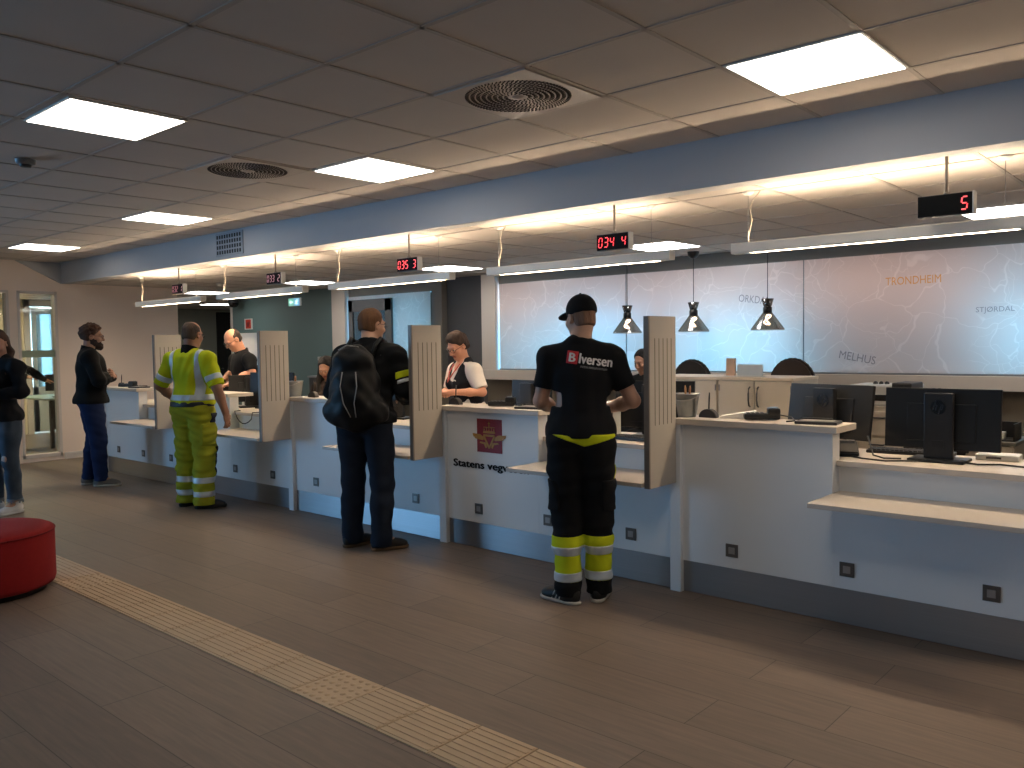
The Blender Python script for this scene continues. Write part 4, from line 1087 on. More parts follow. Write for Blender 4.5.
    def glasses(s, parent, col='15130f', r=.021):
        mb = MB(); P = lambda x, y, z: tuple(s.H(x, y, z))
        for sg in (-1, 1):
            mb.tube([P(sg*.032+r*1.2*math.cos(2*PI*k/20), .108-.012*abs(math.cos(2*PI*k/20)) if math.cos(2*PI*k/20)*sg > 0 else .108, .002+r*.85*math.sin(2*PI*k/20)) for k in range(21)], .0022*s.k, seg=6, caps=False)
            mb.tube([P(sg*.057, .098, .006), P(sg*.076, .06, .008), P(sg*.083, .0, .008), P(sg*.083, -.02, -.008)], .0022*s.k, seg=6)
        mb.tube([P(-.008, .110, .004), P(0, .113, .007), P(.008, .110, .004)], .0022*s.k, seg=6)
        return mb.make('glasses', mat('spectacle frame '+col, col, .3), parent)
    def shirt(s, name, m, g=.014, sleeve=.42, hem=.93, neck=.055, amp=.004, seed=1, sg=.016, h=.008, collar=False, vneck=0, parent=None, mi=None, belly=0.0):
        f = Field(); s.torso(f, g)
        if belly: f.ell(s.J['waist']+V(0, .05, -.0), V(.13*s.b+g, .09*s.b+belly, .14), None, .06)
        J = s.J; zb = s.zb
        f.ell(V(0, J['pel'][1]*.5+J['waist'][1]*.5, hem*s.k+zb+.03), V(.165*s.b+g*1.6, .115*s.b+g*1.6, .13), None, .05)   # skirt of the shirt
        for sd in 'rl':
            if sleeve > 0: s.arm(f, sd, sg, sleeve, .03)
        f.disp(wrinkle(amp, seed, 1, .6))
        f.cut((0, 0, -1), (0, 0, hem*s.k+zb), .004)
        if sleeve and sleeve <= .5:
            for sd, q in (('r', 1), ('l', -1)):
                a, e = J['sh'+sd], J['el'+sd]; p = a+(e-a)*sleeve*2; d = (e-a)/np.linalg.norm(e-a)
                f.cut(d, p, .004, p-V(.11, .11, .11), p+V(.11, .11, .11))
        f.cone(s.H(0, -.03, -.05), J['neck']+V(0, .012, -.035*s.k), neck*s.k, neck*s.k*1.02, .006, True)
        if vneck: f.cone(J['neck']+V(0, .06, .0), J['neck']+V(0, .135, -vneck), .06, .012, .006, True)
        o = sdf_obj(name, f, m, parent or s.o, h, None, mi)
        if collar:
            c = Field(); c.cone(J['neck']+V(0, -.012, -.03*s.k), J['neck']+V(0, -.004, .042*s.k), .084*s.k, .074*s.k, .01)
            c.cone(J['neck']+V(0, -.012, -.05*s.k), J['neck']+V(0, .0, .08*s.k), .064*s.k, .060*s.k, .004, True); c.cut((0, .35, 1), J['neck']+V(0, 0, .035*s.k), .004); c.cut((0, 1, .2), J['neck']+V(0, .068, 0), .004)
            sdf_obj('collar', c, collar if not isinstance(collar, bool) else m, o, .006)
        s.shirt_o = o
        return o
    def trousers(s, m, g=.012, cuff=.02, knee=.012, top=1.02, bottom=.055, amp=.005, seed=2, h=.008, mi=None, parent=None):
        f = Field(); J = s.J
        f.ell(J['pel']+V(0, -.012, -.0), V(.170*s.b+g, .118*s.b+g, .135)*s.k, None, .04)
        s.legs(f, g, .03, cuff=cuff, knee=knee)
        for sd in 'rl': 
            a = J['an'+sd]; f.cone(a, V(a[0], a[1]+.005, bottom+.0), .042*s.k+g+cuff, .044*s.k+g+cuff, .02)
        f.disp(wrinkle(amp, seed, .55, 1.3))
        f.cut((0, 0, 1), (0, 0, top*s.k+s.zb), .004)
        f.cut((0, 0, -1), (0, 0, bottom), .003)
        return sdf_obj('trousers', f, m, parent or s.o, h, None, mi)
    def shoes(s, m, ms, sole=.02, stripes=None, name='shoe'):
        for sd in 'rl':
            f, g, (p, d, n) = s.shoe(sd, sole)
            o = sdf_obj(name, f, m, s.o, .006); sdf_obj('sole', g, ms, o, .006)
            if stripes:
                mb = MB()
                for sg in (-1, 1):
                    for q in range(3):
                        c = p+d*(.035+.028*q)*s.k
                        mb.tube([tuple(c+n*sg*(.047-.004*q)*s.k+V(0, 0, .022)), tuple(c-d*.016+n*sg*.0425*s.k+V(0, 0, .052)), tuple(c-d*.026+n*sg*.026*s.k+V(0, 0, .079))], .0048, seg=6)
                mb.tube([tuple(p+d*.05+n*.02+V(0, 0, .088)), tuple(p+d*.075+n*.03+V(0, 0, .085)), tuple(p+d*.1+n*.05+V(0, 0, .055))], .003, seg=5)
                mb.make('stripe', stripes, o)
def band(parent, field_fn, m, planes, h=.006, name='reflective_band'):
    """a thin sleeve of tape over a garment: the garment's own shape, slightly larger, kept between planes"""
    f = Field(); field_fn(f)
    for n, p in planes: f.cut(n, p, .0015)
    return sdf_obj(name, f, m, parent, h)
def pocket(name, parent, p, m, g, z0, z1, y0, y1, side, seed=None, amp=0, cuff=.018, knee=.014, h=.007):
    f = Field(); p.legs(f, g, .03, cuff=cuff, knee=knee)
    if seed is not None: f.disp(wrinkle(amp, seed, .55, 1.3))
    f.cut((0, 0, 1), (0, 0, z1), .004); f.cut((0, 0, -1), (0, 0, z0), .004); f.cut((0, 1, 0), (0, y1, 0), .004); f.cut((0, -1, 0), (0, y0, 0), .004); f.cut((-side, 0, 0), (side*.12, 0, 0), .004)
    return sdf_obj(name, f, m, parent, h)
def wpt(o, p):
    return o.matrix_world @ Vector(p)

# fabrics
def cloth(name, col, rough=.9, var=.12, **k): return mat(name, col, rough, var=var, vs=k.pop('vs', 12), bump=k.pop('bump', .12), bs=k.pop('bs', 260), spec=.25, **k)
C_tee = cloth('black cotton', '0e0f13'); C_trous = cloth('black work trousers', '0c0d10'); C_hv = cloth('hi-vis yellow', 'bcc81c', var=.08); C_refl = mat('silver reflective tape', 'c3ccd2', .35, metal=.25, var=.06, vs=40)
C_jean = cloth('dark blue denim', '19212f', var=.25); C_jacket = cloth('black jacket', '0b0c0e'); C_hvt = cloth('worn hi-vis trousers', '9da32a', var=.22, vs=7)
C_sweat = cloth('black knit', '111217'); C_blackshirt = cloth('black shirt', '0c0d10'); C_vest = cloth('black vest', '101117'); C_white = cloth('white blouse', 'd9d0c8', var=.03)
C_shoeb = mat('black shoe', '0d0c0c', .5); C_sole = mat('pale sole', 'b9b3a8', .7); C_soled = mat('dark sole', '171513', .8); C_suede = mat('grey suede', '6d6a66', .95, bump=.1); C_solet = mat('tan sole', '6a5138', .8)
def hairm(name, col): return mat(name, col, .85, var=.35, vs=60, bump=.5, bs=160, stretch=(1, 1, .25))
D2R = math.radians
# ---- man in black cap and T-shirt with lettering
p = Human(1.78, 1.0, yaw=D2R(35), pitch=D2R(-6), lean=.06, shoulder=.180,
          elr=(.30, .05, 1.165), wrr=(.14, .27, 1.10), hdr=(-.4, .85, -.2), ell=(-.235, .04, 1.165), wrl=(-.17, .28, 1.10), hdl=(.25, .9, -.2), pnr=(0, 0, -1), pnl=(0, 0, -1),
          hipr=(.09, -.02, .93), hipl=(-.09, -.02, .93), knr=(.095, .02, .5), knl=(-.085, .0, .5), anr=(.095, .03, .09), anl=(-.078, -.05, .09), toer=D2R(10), toel=D2R(-55))
p.body('person', 'man from behind in black cap and black T-shirt reading Iversen', 'b08872', (-2.90, 3.87, 0), D2R(33))
tee = p.shirt('t_shirt', C_tee, g=.022, sleeve=.34, hem=.962, amp=.0045, seed=3, neck=.058)
tr = p.trousers(C_trous, g=.014, cuff=.018, knee=.014, top=.99, seed=4, bottom=.045)
def legs_only(f): p.legs(f, .0155, .03, cuff=.0185, knee=.0145); f.disp(wrinkle(.005, 4, .55, 1.3))
band(tr, legs_only, C_hv, [((0, 0, 1), (0, 0, .395)), ((0, 0, -1), (0, 0, .13))], name='yellow_panel')
def legs_2(f): p.legs(f, .0185, .03, cuff=.0185, knee=.0145); f.disp(wrinkle(.005, 4, .55, 1.3))
for z in (.285, .135): band(tr, legs_2, C_refl, [((0, 0, 1), (0, 0, z+.052)), ((0, 0, -1), (0, 0, z))])
f = Field(); f.ell(p.J['pel']+V(0, -.012, 0), V(.170+.0175, .118+.0175, .135)*p.k, None, .04); p.legs(f, .0175, .03, cuff=.018, knee=.014); f.disp(wrinkle(.005, 4, .55, 1.3)); f.cut((0, 0, 1), (0, 0, .985), .002)
f.cut((.27, 0, -1), (.03, 0, .917), .002); f.cut((-.36, 0, -1), (.03, 0, .917), .002); f.cut((0, 1, 0), (0, -.03, 0), .002)
sdf_obj('waist_lining', f, C_hv, tr, .006)
pocket('pocket_trim', tr, p, C_hv, .019, .66, .80, -.005, .025, 1, 4, .005)
for sd_ in (1, -1): pocket('cargo_pocket', tr, p, C_trous, .026, .54, .72, -.10, .05, sd_, 4, .005)
p.shoes(C_shoeb, C_sole, .022, stripes=mat('white shoe stripe', 'd8d6d0', .6))
f = Field(); p.hair(f, .002, (0, 1, -.2), (0, -.0, .0), -.055); sdf_obj('hair', f, hairm('cropped hair', '7d5f4e'), p.o, .006)
f = Field(); k = p.k
f.ell(p.H(0, -.014, .040), V(.086, .106, .098)*k, p.R, .02); f.cut(p.R @ V(0, -.12, -1), p.H(0, 0, .012), .006)
cap = sdf_obj('cap', f, cloth('cap cloth', '0c0c0f'), p.o, .006)
f = Field(); f.ell(p.H(0, .115, .028), V(.072, .085, .012)*k, p.R @ rotx(D2R(-12)), .01); sdf_obj('brim', f, cloth('cap cloth', '0c0c0f'), cap, .005)
f = Field(); f.ell(p.H(0, -.014, .138), V(.009, .009, .006)*k, p.R, .01); sdf_obj('button', f, cloth('cap cloth', '0c0c0f'), cap, .004)
# lettering laid on the back of the shirt
bpy.context.view_layer.update()
from mathutils.bvhtree import BVHTree
def drape(name, vs, fs, garment, m, y_dir, off=.003, parent=None):
    """press flat lettering (x, z) onto a garment by casting along local y"""
    me = garment.data; co = np.empty(len(me.vertices)*3, np.float32); me.vertices.foreach_get('co', co)
    bv = BVHTree.FromPolygons([Vector(c) for c in co.reshape(-1, 3)], [tuple(q.vertices) for q in me.polygons])
    b = bmesh.new(); vv = [b.verts.new(v) for v in vs]
    for q in fs:
        try: b.faces.new([vv[i] for i in q])
        except ValueError: pass
    bmesh.ops.triangulate(b, faces=b.faces)
    for _ in range(2):
        es = [e for e in b.edges if e.calc_length() > .012]
        if es: bmesh.ops.subdivide_edges(b, edges=es, cuts=1)
    for v in b.verts:
        hit = bv.ray_cast(Vector((v.co.x, -1.2*y_dir, v.co.z)), Vector((0, y_dir, 0)))
        v.co.y = (hit[0].y if hit[0] is not None else 0)-off*y_dir
    me2 = bpy.data.meshes.new(name); b.to_mesh(me2); b.free(); me2.materials.append(m)
    o = bpy.data.objects.new(name, me2); COL.objects.link(o); o.parent = parent or garment; return o
def rotv(vs, deg, x, z):
    t = D2R(deg); q = vs.copy(); q[:, 0] = x+vs[:, 0]*math.cos(t)-vs[:, 2]*math.sin(t); q[:, 2] = z+vs[:, 0]*math.sin(t)+vs[:, 2]*math.cos(t); return q
sq = np.array([(0, 0, 0), (.062, 0, 0), (.062, 0, .072), (0, 0, .072)], float)
n_ = 6; gv = np.array([(.064*i/n_, 0, .072*j/n_) for j in range(n_+1) for i in range(n_+1)]); gf = [(j*(n_+1)+i, j*(n_+1)+i+1, (j+1)*(n_+1)+i+1, (j+1)*(n_+1)+i) for j in range(n_) for i in range(n_)]
TX, TZ, TL = -.075, 1.39, -8
rb = drape('logo_square', rotv(gv, TL, TX, TZ), gf, tee, mat('logo red', 'c4222b', .6), 1, .003)
WL = mat('white print', 'e4e2e0', .6)
vs, fs = text_mesh('B', .034, .048, bold=.03); vs[:, 0] += .015; vs[:, 2] += .012; drape('logo_letter', rotv(vs, TL, TX, TZ), fs, tee, WL, 1, .005)
vs, fs = text_mesh('Iversen', .185, .056, bold=.02); vs[:, 0] += .073; vs[:, 2] += .008; drape('lettering', rotv(vs, TL, TX, TZ), fs, tee, WL, 1, .004)
vs, fs = text_mesh('mmnn nmnumnnmum', .15, .011); vs[:, 0] += .085; vs[:, 2] += -.016; drape('small_lettering', rotv(vs, TL, TX, TZ), fs, tee, mat('grey print', '8d8c8d', .6), 1, .004)

# ---- man with the backpack
p = Human(1.79, 1.1, yaw=D2R(-32), pitch=D2R(-4), lean=.13, shoulder=.2,
          elr=(.285, .09, 1.165), wrr=(.20, .335, 1.10), hdr=(-.3, .9, -.1), pnr=(0, 0, -1), ell=(-.285, .09, 1.165), wrl=(-.2, .33, 1.10), hdl=(.3, .9, -.1), pnl=(0, 0, -1),
          anr=(.13, -.05, .09), anl=(-.13, .03, .09), knr=(.125, .0, .5), knl=(-.12, .04, .5), toer=D2R(52), toel=D2R(32))
p.body('person', 'man from behind in black jacket and jeans wearing a backpack', 'b58a70', (-4.91, 3.90, 0), D2R(30))
j = p.shirt('jacket', C_jacket, g=.035, sleeve=.97, hem=.93, amp=.007, seed=8, sg=.028, neck=.07, collar=C_jacket)
f = Field(); p.torso(f, .022); f.cut((0, 0, 1), (0, 0, .96), .002); f.cut((0, 0, -1), (0, 0, .89), .002); f.disp(wrinkle(.005, 3)); sdf_obj('shirt_hem', f, cloth('grey shirt', '6d7078'), p.o, .008)
def sleeve_f(f): p.arm(f, 'r', .0325, .97, .03); f.disp(wrinkle(.007, 8, 1, .6))
a, e = p.J['shr'], p.J['elr']; d = (e-a)/np.linalg.norm(e-a)
for t, m, nm in ((.56, C_hv, 'yellow_patch'), (.74, C_refl, 'reflective_patch')):
    q = a+(e-a)*t; band(j, sleeve_f, m, [(d, q+d*(.024 if m is C_hv else .014)), (-d, q-d*(.024 if m is C_hv else .012)), ((0, 1, 0), (a+e)/2+V(0, .04, 0)), ((-1, 0, 0), q+V(-.012, 0, 0))], name=nm)
p.trousers(C_jean, g=.012, cuff=.022, knee=.012, top=1.0, seed=9, bottom=.035)
p.shoes(mat('dark brown shoe', '1c1714', .7), C_solet, .024)
f = Field(); p.hair(f, .008, (0, 1, -.45), (0, .05, .04), -.048); sdf_obj('hair', f, hairm('short reddish hair', '5d3d22'), p.o, .006)
p.glasses(p.o)
bk = p
# the backpack is carried: an object of its own
f = Field(); c = V(-.02, -.13, 1.20)
f.ell(c+V(0, .0, .0), (.185, .13, .30), None, .03); f.ell(c+V(0, -.01, -.17), (.18, .125, .14), None, .06); f.ell(c+V(0, -.08, -.06), (.14, .085, .2), None, .04)
f.cone(c+V(-.15, 0, -.17), c+V(.15, 0, -.17), .1, .1, .05); f.ell(c+V(0, -.03, .2), (.15, .1, .10), None, .05)
f.disp(wrinkle(.006, 14))
f.cut((0, 1, 0), c+V(0, .075, 0), .03)
bp = sdf_obj('backpack', f, cloth('black nylon', '0a0b0d', .55), None, .009); bp.location = p.o.location; bp.rotation_euler = p.o.rotation_euler
tag(bp, 'bulky black backpack with pale piping on the back of the man in jeans', 'backpack')
mb = MB()
for sg in (-1, 1):
    y = lambda x, z: 0
    mb.tube([tuple(c+V(sg*.05+.02, -.155, .12)), tuple(c+V(sg*.062+.02, -.171, .02)), tuple(c+V(sg*.04+.02, -.173, -.1)), tuple(c+V(sg*.02+.05, -.166, -.2))], .004, seg=6)
mb.make('piping', mat('pale piping', '8d8b86', .5), bp)
mb = MB(); mb.tube([tuple(c+V(-.10, -.05, .275)), tuple(c+V(-.03, -.06, .31)), tuple(c+V(.05, -.05, .295)), tuple(c+V(.11, -.04, .25))], .0045, seg=6)
mb.make('top_seam', mat('pale piping', '8d8b86', .5), bp)
for sg in (-1, 1):
    sh = bk.J['sh'+('r' if sg > 0 else 'l')]
    mb = MB(); pts = [(sg*.09, -.07, 1.42), (sg*.105, -.03, 1.512), (sg*.115, .05, 1.555), (sg*.118, .14, 1.535), (sg*.13, .23, 1.42), (sg*.15, .23, 1.28), (sg*.18, .12, 1.15), (sg*.17, -.05, 1.05)]
    mb.tube(pts, .016, seg=8); mb.make('shoulder_strap', cloth('black nylon', '0a0b0d', .55), bp)
mb = MB()
for a_, b_ in (((.11, -.125, 1.33), (.13, -.12, 1.29)), ((.165, -.09, .98), (.175, -.085, .91)), ((-.16, -.16, 1.02), (-.165, -.155, .97)), ((.03, -.265, 1.18), (.035, -.262, 1.15))):
    mb.tube([a_, b_], .006, seg=6)
mb.make('zip_pull', mat('pale zip pull', 'b9b7b2', .5), bp)
mb = MB(); mb.tube([tuple(bk.J['neck']+V(.06, -.085, -.03)), tuple(bk.J['neck']+V(.13, -.115, -.075)), tuple(bk.J['neck']+V(.19, -.09, -.085)), tuple(bk.J['neck']+V(.235, -.02, -.12))], .0035, seg=6)
mb.make('shoulder_piping', mat('pale piping', '8d8b86', .5), j)

# ---- man in hi-vis yellow
p = Human(1.76, 1.16, yaw=D2R(2), pitch=D2R(-8), lean=.0, shoulder=.215,
          elr=(.31, -.03, 1.14), wrr=(.335, .05, .90), hdr=(.02, .2, -1), pnr=(-1, 0, 0), cur=.55, ell=(-.345, -.05, 1.15), wrl=(-.30, .11, 1.0), hdl=(.45, .5, -.5), pnl=(1, 0, 0),
          anr=(.12, -.03, .09), anl=(-.13, .03, .09), toer=D2R(45), toel=D2R(20))
p.body('person', 'balding man in bright yellow hi-vis work clothes at the counter', '9a7058', (-7.47, 3.90, 0), D2R(20))
hv = p.shirt('t_shirt', C_hv, g=.018, sleeve=.47, hem=.985, amp=.006, seed=21, sg=.02, collar=cloth('black collar', '0c0c0d'), belly=.02)
def tee_f(f, g=.021):
    p.torso(f, g); f.ell(p.J['waist']+V(0, .05, -.0), V(.13*p.b+g, .09*p.b+.023, .14), None, .06)
    f.ell(V(0, 0, .985*p.k+.03), V(.165*p.b+g*1.6, .115*p.b+g*1.6, .13), None, .05); f.disp(wrinkle(.006, 21, 1, .6))
band(hv, tee_f, C_refl, [((0, 0, 1), (0, 0, 1.075)), ((0, 0, -1), (0, 0, 1.02))])
for sg in (-1, 1):
    band(hv, tee_f, C_refl, [((1, 0, 0), (sg*.155+.03, 0, 0)), ((-1, 0, 0), (sg*.155-.03, 0, 0)), ((0, 0, -1), (0, 0, 1.04)), ((0, 0, 1), (0, 0, 1.62))])
for sd in 'rl':
    a, e = p.J['sh'+sd], p.J['el'+sd]; d = (e-a)/np.linalg.norm(e-a); q = a+(e-a)*.66
    band(hv, lambda f: (p.arm(f, sd, .0235, .47, .03), f.disp(wrinkle(.006, 21, 1, .6))), C_refl, [(d, q+d*.026), (-d, q-d*.026)])
tr = p.trousers(C_hvt, g=.018, cuff=.035, knee=.02, top=1.0, seed=22, amp=.010, bottom=.04)
def legs_hv(f, g=.0215): p.legs(f, g, .03, cuff=.035, knee=.02); f.disp(wrinkle(.010, 22, .55, 1.3))
for z in (.245, .115): band(tr, legs_hv, C_refl, [((0, 0, 1), (0, 0, z+.055)), ((0, 0, -1), (0, 0, z))])
f = Field(); p.legs(f, .021, .03, cuff=.035, knee=.021); f.disp(wrinkle(.010, 22, .55, 1.3)); f.cut((0, 0, 1), (0, 0, .58), .002); f.cut((0, 0, -1), (0, 0, .30), .002); f.cut((0, -1, 0), (0, .045, 0), .002)
sdf_obj('knee_panel', f, C_trous, tr, .008)
f = Field(); f.ell(p.J['pel']+V(0, -.012, .02), V(.170*1.16+.026, .118*1.16+.026, .15), None, .02); f.cut((0, 0, 1), (0, 0, 1.01), .002); f.cut((0, 0, -1), (0, 0, .962), .002)
sdf_obj('belt', f, C_shoeb, p.o, .007)
pocket('cargo_pocket', tr, p, C_hvt, .034, .60, .80, -.09, .06, 1, 22, .010, .035, .02)
pocket('holster_pocket', tr, p, cloth('dark grey pocket', '3a3d44'), .030, .81, .90, -.02, .06, 1, 22, .010, .035, .02)
p.shoes(C_shoeb, C_soled, .03, name='work_boot')
f = Field(); p.hair(f, .004, (0, .55, 1), (0, -.0, .088), -.05); f.cut(p.R @ V(0, 1, .1), p.H(0, .02, 0), .01); sdf_obj('hair', f, hairm('grey brown hair', '4a3c31'), p.o, .006)
p.glasses(p.o, '2b2a28')

# ---- bearded man with crossed arms
p = Human(1.78, 1.16, yaw=D2R(-8), pitch=D2R(-4), lean=.01, shoulder=.205,
          elr=(.29, .06, 1.17), wrr=(.05, .20, 1.20), hdr=(-.95, .12, .12), pnr=(0, -1, 0), cur=.6, ell=(-.285, .10, 1.165), wrl=(.05, .225, 1.20), hdl=(.85, -.10, .32), pnl=(0, -1, 0), cul=.7,
          anr=(.10, .06, .09), anl=(-.12, -.05, .09), toer=D2R(18), toel=D2R(-12), knr=(.10, .05, .5))
p.body('person', 'bearded man with crossed arms in a black jacket by the end wall', 'a9806a', (-9.60, 3.83, 0), D2R(-18))
p.shirt('jacket', C_jacket, g=.028, sleeve=.95, hem=.915, amp=.006, seed=31, sg=.024, collar=C_jacket)
p.trousers(cloth('indigo jeans', '17264a', var=.25), g=.010, cuff=.014, knee=.008, top=.98, seed=32, bottom=.06)
p.shoes(C_suede, C_sole, .022)
f = Field(); p.hair(f, .016, (0, 1, -.8), (0, .07, .07), -.045, curl=3); sdf_obj('hair', f, hairm('curly brown hair', '4a3022'), p.o, .006)
f = Field(); f.ell(p.H(0, .045, -.085), V(.052, .062, .055)*p.k, p.R, .02); f.ell(p.H(0, .012, -.045), V(.075, .072, .07)*p.k, p.R, .02); f.ell(p.H(0, .078, -.110), V(.034, .034, .034)*p.k, p.R, .03)
f.cut(p.R @ V(0, .35, 1), p.H(0, .085, -.046), .006); f.ell(p.H(0, .105, -.063), V(.028, .03, .012)*p.k, p.R, .005, True); f.cut(p.R @ V(0, -1, .2), p.H(0, -.012, 0), .01); f.disp(wrinkle(.003, 6, 3, 3))
sdf_obj('beard', f, hairm('dark beard', '2a1a14'), p.o, .006)
p.glasses(p.o)

# ---- woman looking at her phone
p = Human(1.70, .94, yaw=D2R(28), pitch=D2R(-26), lean=.0, female=True,
          elr=(.25, .06, 1.12), wrr=(.06, .24, 1.16), hdr=(-.5, .35, .65), pnr=(-.5, -.7, 0), cur=.8, ell=(-.285, .02, 1.13), wrl=(-.06, .22, 1.10), hdl=(.75, .3, .3), pnl=(0, -.8, .6), cul=.7,
          anr=(.10, .03, .09), anl=(-.10, -.01, .09), toer=D2R(12), toel=D2R(-6))
p.body('person', 'long haired woman in black sweater and ripped jeans looking at a red phone', 'b98d76', (-8.66, 2.66, 0), D2R(200), lip='9c5a52')
p.shirt('sweater', C_sweat, g=.022, sleeve=.97, hem=.90, amp=.007, seed=41, sg=.022)
tr = p.trousers(cloth('grey blue denim', '3c4856', var=.3), g=.008, cuff=.018, knee=.006, top=1.0, seed=42, bottom=.13)
k_ = p.J['knl']; f = Field(); f.ell(k_+V(.0, .062, .03), (.035, .012, .045), None, .01); sdf_obj('ripped_knee', f, mat('skin b98d76'), tr, .006)
mb = MB(); rr = random.Random(4)
for sd in 'rl':
    a = p.J['an'+sd]
    for q in range(46):
        t = 2*PI*q/46; R_ = .067; mb.tube([(a[0]+R_*math.cos(t), a[1]+R_*math.sin(t), .14), (a[0]+R_*math.cos(t)*1.02, a[1]+R_*math.sin(t)*1.02, .135-rr.uniform(.01, .045))], .0028, seg=4)
mb.make('frayed_hem', cloth('pale frayed denim', '7b8794'), tr)
p.shoes(mat('white sneaker', 'd5d6d8', .6), mat('white rubber', 'c9cacb', .6), .025, name='sneaker')
f = Field(); p.hair(f, .008, (0, 1, -.45), (0, .042, .045), -.2, ears=False)
for sg in (-1, 1):
    f.cone(p.H(sg*.066, -.02, .02), p.H(sg*.08, -.035, -.11), .022, .03, .02); f.cone(p.H(sg*.08, -.035, -.11), p.J['neck']+V(sg*.11, .055, -.14), .03, .034, .03); f.cone(p.J['neck']+V(sg*.11, .055, -.14), p.J['neck']+V(sg*.105, .085, -.25), .034, .016, .03)
f.cone(p.H(0, -.09, .0), p.J['neck']+V(0, -.085, -.1), .06, .05, .03); f.disp(wrinkle(.004, 7, 1.6, .2))
sdf_obj('hair', f, hairm('long brown hair', '3d2a20'), p.o, .007)
w_ = (p.J['wrr']+p.J['wrl'])/2
mb = MB(); mb.box(-.036, .036, -.005, .005, -.072, .072, bev=.004)
ph = mb.make('phone', mat('red phone case', 'a3222e', .5)); MB().box(-.032, .032, .0052, .006, -.066, .066).make('screen', mat('dark screen glass'), ph)
ph.rotation_euler = (D2R(-35), 0, D2R(200)); 
ph.location = Matrix.Translation(p.o.location) @ Matrix.Rotation(D2R(200), 4, 'Z') @ Vector(tuple(p.J['wrr']+V(-.055, .03, .085)))
tag(ph, 'red phone in the hands of the long haired woman', 'phone')

# ---- bald clerk in black leaning on his desk
p = Human(1.72, 1.12, yaw=D2R(6), pitch=D2R(-36), lean=.20, shoulder=.205,
          elr=(.27, .17, 1.235), wrr=(.17, .36, 1.11), hdr=(-.3, .9, -.25), pnr=(0, 0, -1), cur=.35, ell=(-.26, .18, 1.235), wrl=(-.13, .37, 1.11), hdl=(.2, .9, -.25), pnl=(0, 0, -1), cul=.35)
p.body('person', 'bald clerk with glasses in a black shirt bending over his desk', 'c98f72', (-8.53, 5.24, 0), D2R(172))
p.shirt('shirt', C_blackshirt, g=.018, sleeve=.45, hem=.93, amp=.005, seed=51, sg=.02, collar=C_blackshirt, belly=.03)
p.trousers(C_trous, seed=52); p.shoes(C_shoeb, C_soled)
f = Field(); p.hair(f, .004, (0, .5, 1), (0, -.02, .075), -.05); f.cut(p.R @ V(0, 1, 0), p.H(0, .012, 0), .01); sdf_obj('hair', f, hairm('dark short hair', '2f221c'), p.o, .006)
p.glasses(p.o, '1a1614')
wv = p.J['wrr']; f = Field(); dv = p.J['wrr']-p.J['elr']; dv /= np.linalg.norm(dv); f.cone(wv-dv*.035, wv-dv*.01, .035, .034, .005); sdf_obj('wristwatch', f, M_black, p.o, .005)

# ---- clerk in vest
p = Human(1.61, 1.06, yaw=D2R(14), pitch=D2R(-30), lean=.10, female=True,
          elr=(.235, .10, 1.085), wrr=(.02, .27, 1.105), hdr=(-.8, .45, -.05), pnr=(0, -.2, -1), cur=.7, ell=(-.245, .10, 1.10), wrl=(-.10, .30, 1.105), hdl=(.3, .85, -.1), pnl=(0, 0, -1), cul=.6)
# seen from her left hand side: the arm towards the hall's right is her left arm
p.J['ell'] = V(-.255, .06, 1.10); p.J['wrl'] = V(-.13, .29, 1.105); p.J['hdl'] = V(.6, .75, -.05)
p.body('person', 'short haired clerk in black vest over a white blouse, leaning on the countertop', 'c28a70', (-5.08, 5.22, 0), D2R(166), lip='a2584e')
bl_ = p.shirt('blouse', C_white, g=.014, sleeve=.42, hem=.95, amp=.004, seed=61, sg=.022, vneck=.10)
f = Field(); p.torso(f, .022); f.disp(wrinkle(.004, 62)); f.cut((0, 0, -1), (0, 0, .90*p.k), .004)
f.cone(p.H(0, -.03, -.05), p.J['neck']+V(0, .0, -.03), .062, .066, .006, True); f.cone(p.J['neck']+V(0, .08, .02), p.J['neck']+V(0, .17, -.20), .075, .03, .006, True)
for sd, sg in (('r', 1), ('l', -1)): f.cut((sg, 0, .25), p.J['sh'+sd]+V(-sg*.022, 0, 0), .006)
vst = sdf_obj('vest', f, C_vest, p.o, .007)
mb = MB(); q = p.J['chest']; mb.tube([tuple(q+V(-.09, .150, .02)), tuple(q+V(-.075, .155, .028)), tuple(q+V(-.055, .158, .016))], .005, seg=6); mb.make('badge', mat('silver badge', 'b9bbb8', .4), vst)
mb = MB(); q = p.J['neck']; mb.tube([tuple(q+V(-.05, .07, -.02)), tuple(q+V(-.035, .125, -.09)), tuple(q+V(.0, .165, -.17)), tuple(q+V(.035, .125, -.09)), tuple(q+V(.05, .07, -.02))], .006, seg=6); mb.make('lanyard', mat('red lanyard', 'a83d2e', .6), p.o)
p.trousers(C_trous, seed=63); p.shoes(C_shoeb, C_soled)
f = Field(); p.hair(f, .02, (0, 1, -.75), (0, .062, .06), -.06); f.ell(p.H(0, .0, .105), V(.07, .07, .035)*p.k, p.R, .03); f.disp(wrinkle(.004, 8, 2, .4)); sdf_obj('hair', f, hairm('short dark brown hair', '2c1d17'), p.o, .006)
p.glasses(p.o, '2a1512')

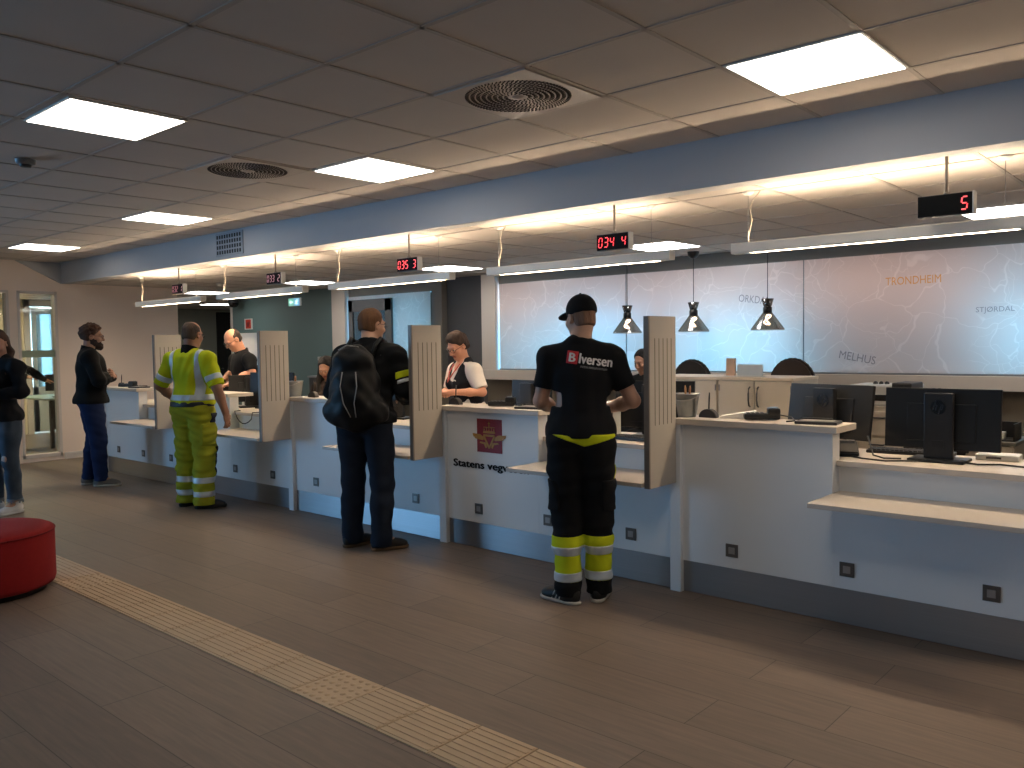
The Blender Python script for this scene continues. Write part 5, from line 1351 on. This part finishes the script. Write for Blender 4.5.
# ---- seated figures
def seat_legs(z=.48): return dict(hipr=(.1, .0, z+.09), hipl=(-.1, .0, z+.09), knr=(.12, .42, z+.06), knl=(-.12, .42, z+.06), anr=(.12, .44, .09), anl=(-.12, .44, .09))
p = Human(1.66, .95, yaw=D2R(4), pitch=D2R(-34), lean=.16, female=True, seat=.58, **seat_legs(.48))
zb = p.zb
p.J.update(elr=p.J['shr']+V(.06, .12, -.22), ell=p.J['shl']+V(-.06, .12, -.22)); p.J.update(wrr=p.J['elr']+V(-.10, .20, .02), wrl=p.J['ell']+V(.10, .20, .02), pnr=V(0, 0, -1), pnl=V(0, 0, -1))
p.body('person', 'seated clerk with long dark hair looking down behind the countertop', 'b58468', (-7.53, 5.60, 0), D2R(205), lip='9a5148')
p.shirt('blouse', cloth('dark patterned blouse', '2b211d', var=.8, vs=42), g=.018, sleeve=.95, hem=.95, amp=.005, seed=71)
p.trousers(C_trous, seed=72, top=.98); p.shoes(C_shoeb, C_soled)
f = Field(); p.hair(f, .012, (0, 1, -.45), (0, .045, .048), -.3, ears=False)
for sg in (-1, 1): f.cone(p.H(sg*.07, -.02, .02), p.J['neck']+V(sg*.095, .03, .0), .024, .042, .03); f.cone(p.J['neck']+V(sg*.095, .03, .0), p.J['neck']+V(sg*.10, .09, -.22), .042, .03, .03)
f.cone(p.H(0, -.09, .0), p.J['neck']+V(0, -.10, -.15), .065, .06, .03); f.disp(wrinkle(.004, 9, 1.5, .25)); sdf_obj('hair', f, hairm('long black hair', '16100e'), p.o, .007)
office_chair(-7.645, 5.845, D2R(205), 1.0, 'dark office chair under the seated dark haired clerk')

p = Human(1.72, 1.0, yaw=0, pitch=D2R(-20), lean=.05, seat=.58, **seat_legs(.48))
p.J.update(elr=p.J['shr']+V(.05, .08, -.25), ell=p.J['shl']+V(-.05, .08, -.25)); p.J.update(wrr=p.J['elr']+V(-.08, .24, .06), wrl=p.J['ell']+V(.08, .24, .06), pnr=V(0, 0, -1), pnl=V(0, 0, -1))
p.body('person', 'dark haired person seated in the back office, only the forehead showing over a monitor', 'b98a70', (-4.74, 7.5, 0), D2R(175))
office_chair(-4.72, 7.77, D2R(175), .98, 'dark office chair under the person in the back office')
p.shirt('shirt', C_blackshirt, g=.018, sleeve=.95, hem=.95, seed=81); p.trousers(C_trous, seed=82, top=.98); p.shoes(C_shoeb, C_soled)
f = Field(); p.hair(f, .012, (0, 1, -.5), (0, .05, .055), -.05); sdf_obj('hair', f, hairm('black hair', '120d0c'), p.o, .006)

p = Human(1.70, 1.0, yaw=D2R(-12), pitch=D2R(-18), lean=.10, ell=(-.27, .14, 1.17), wrl=(-.16, .36, 1.10), elr=(.28, .30, 1.20), wrr=(.24, .52, 1.05), hdr=(.0, 1, -.3), pnr=(0, 0, -1), cur=.3, hdl=(.2, 1, -.2), pnl=(0, 0, -1))
p.body('person', 'person in dark clothes in the glazed side room, one arm stretched out', 'c0917a', (-14.12, 4.36, 0), D2R(-4))
p.shirt('sweater', C_sweat, g=.022, sleeve=.95, hem=.92, seed=91); p.trousers(C_trous, seed=92, top=.98); p.shoes(C_shoeb, C_soled)
f = Field(); p.hair(f, .014, (0, 1, -.5), (0, .05, .05), -.06); sdf_obj('hair', f, hairm('black hair', '120d0c'), p.o, .006)
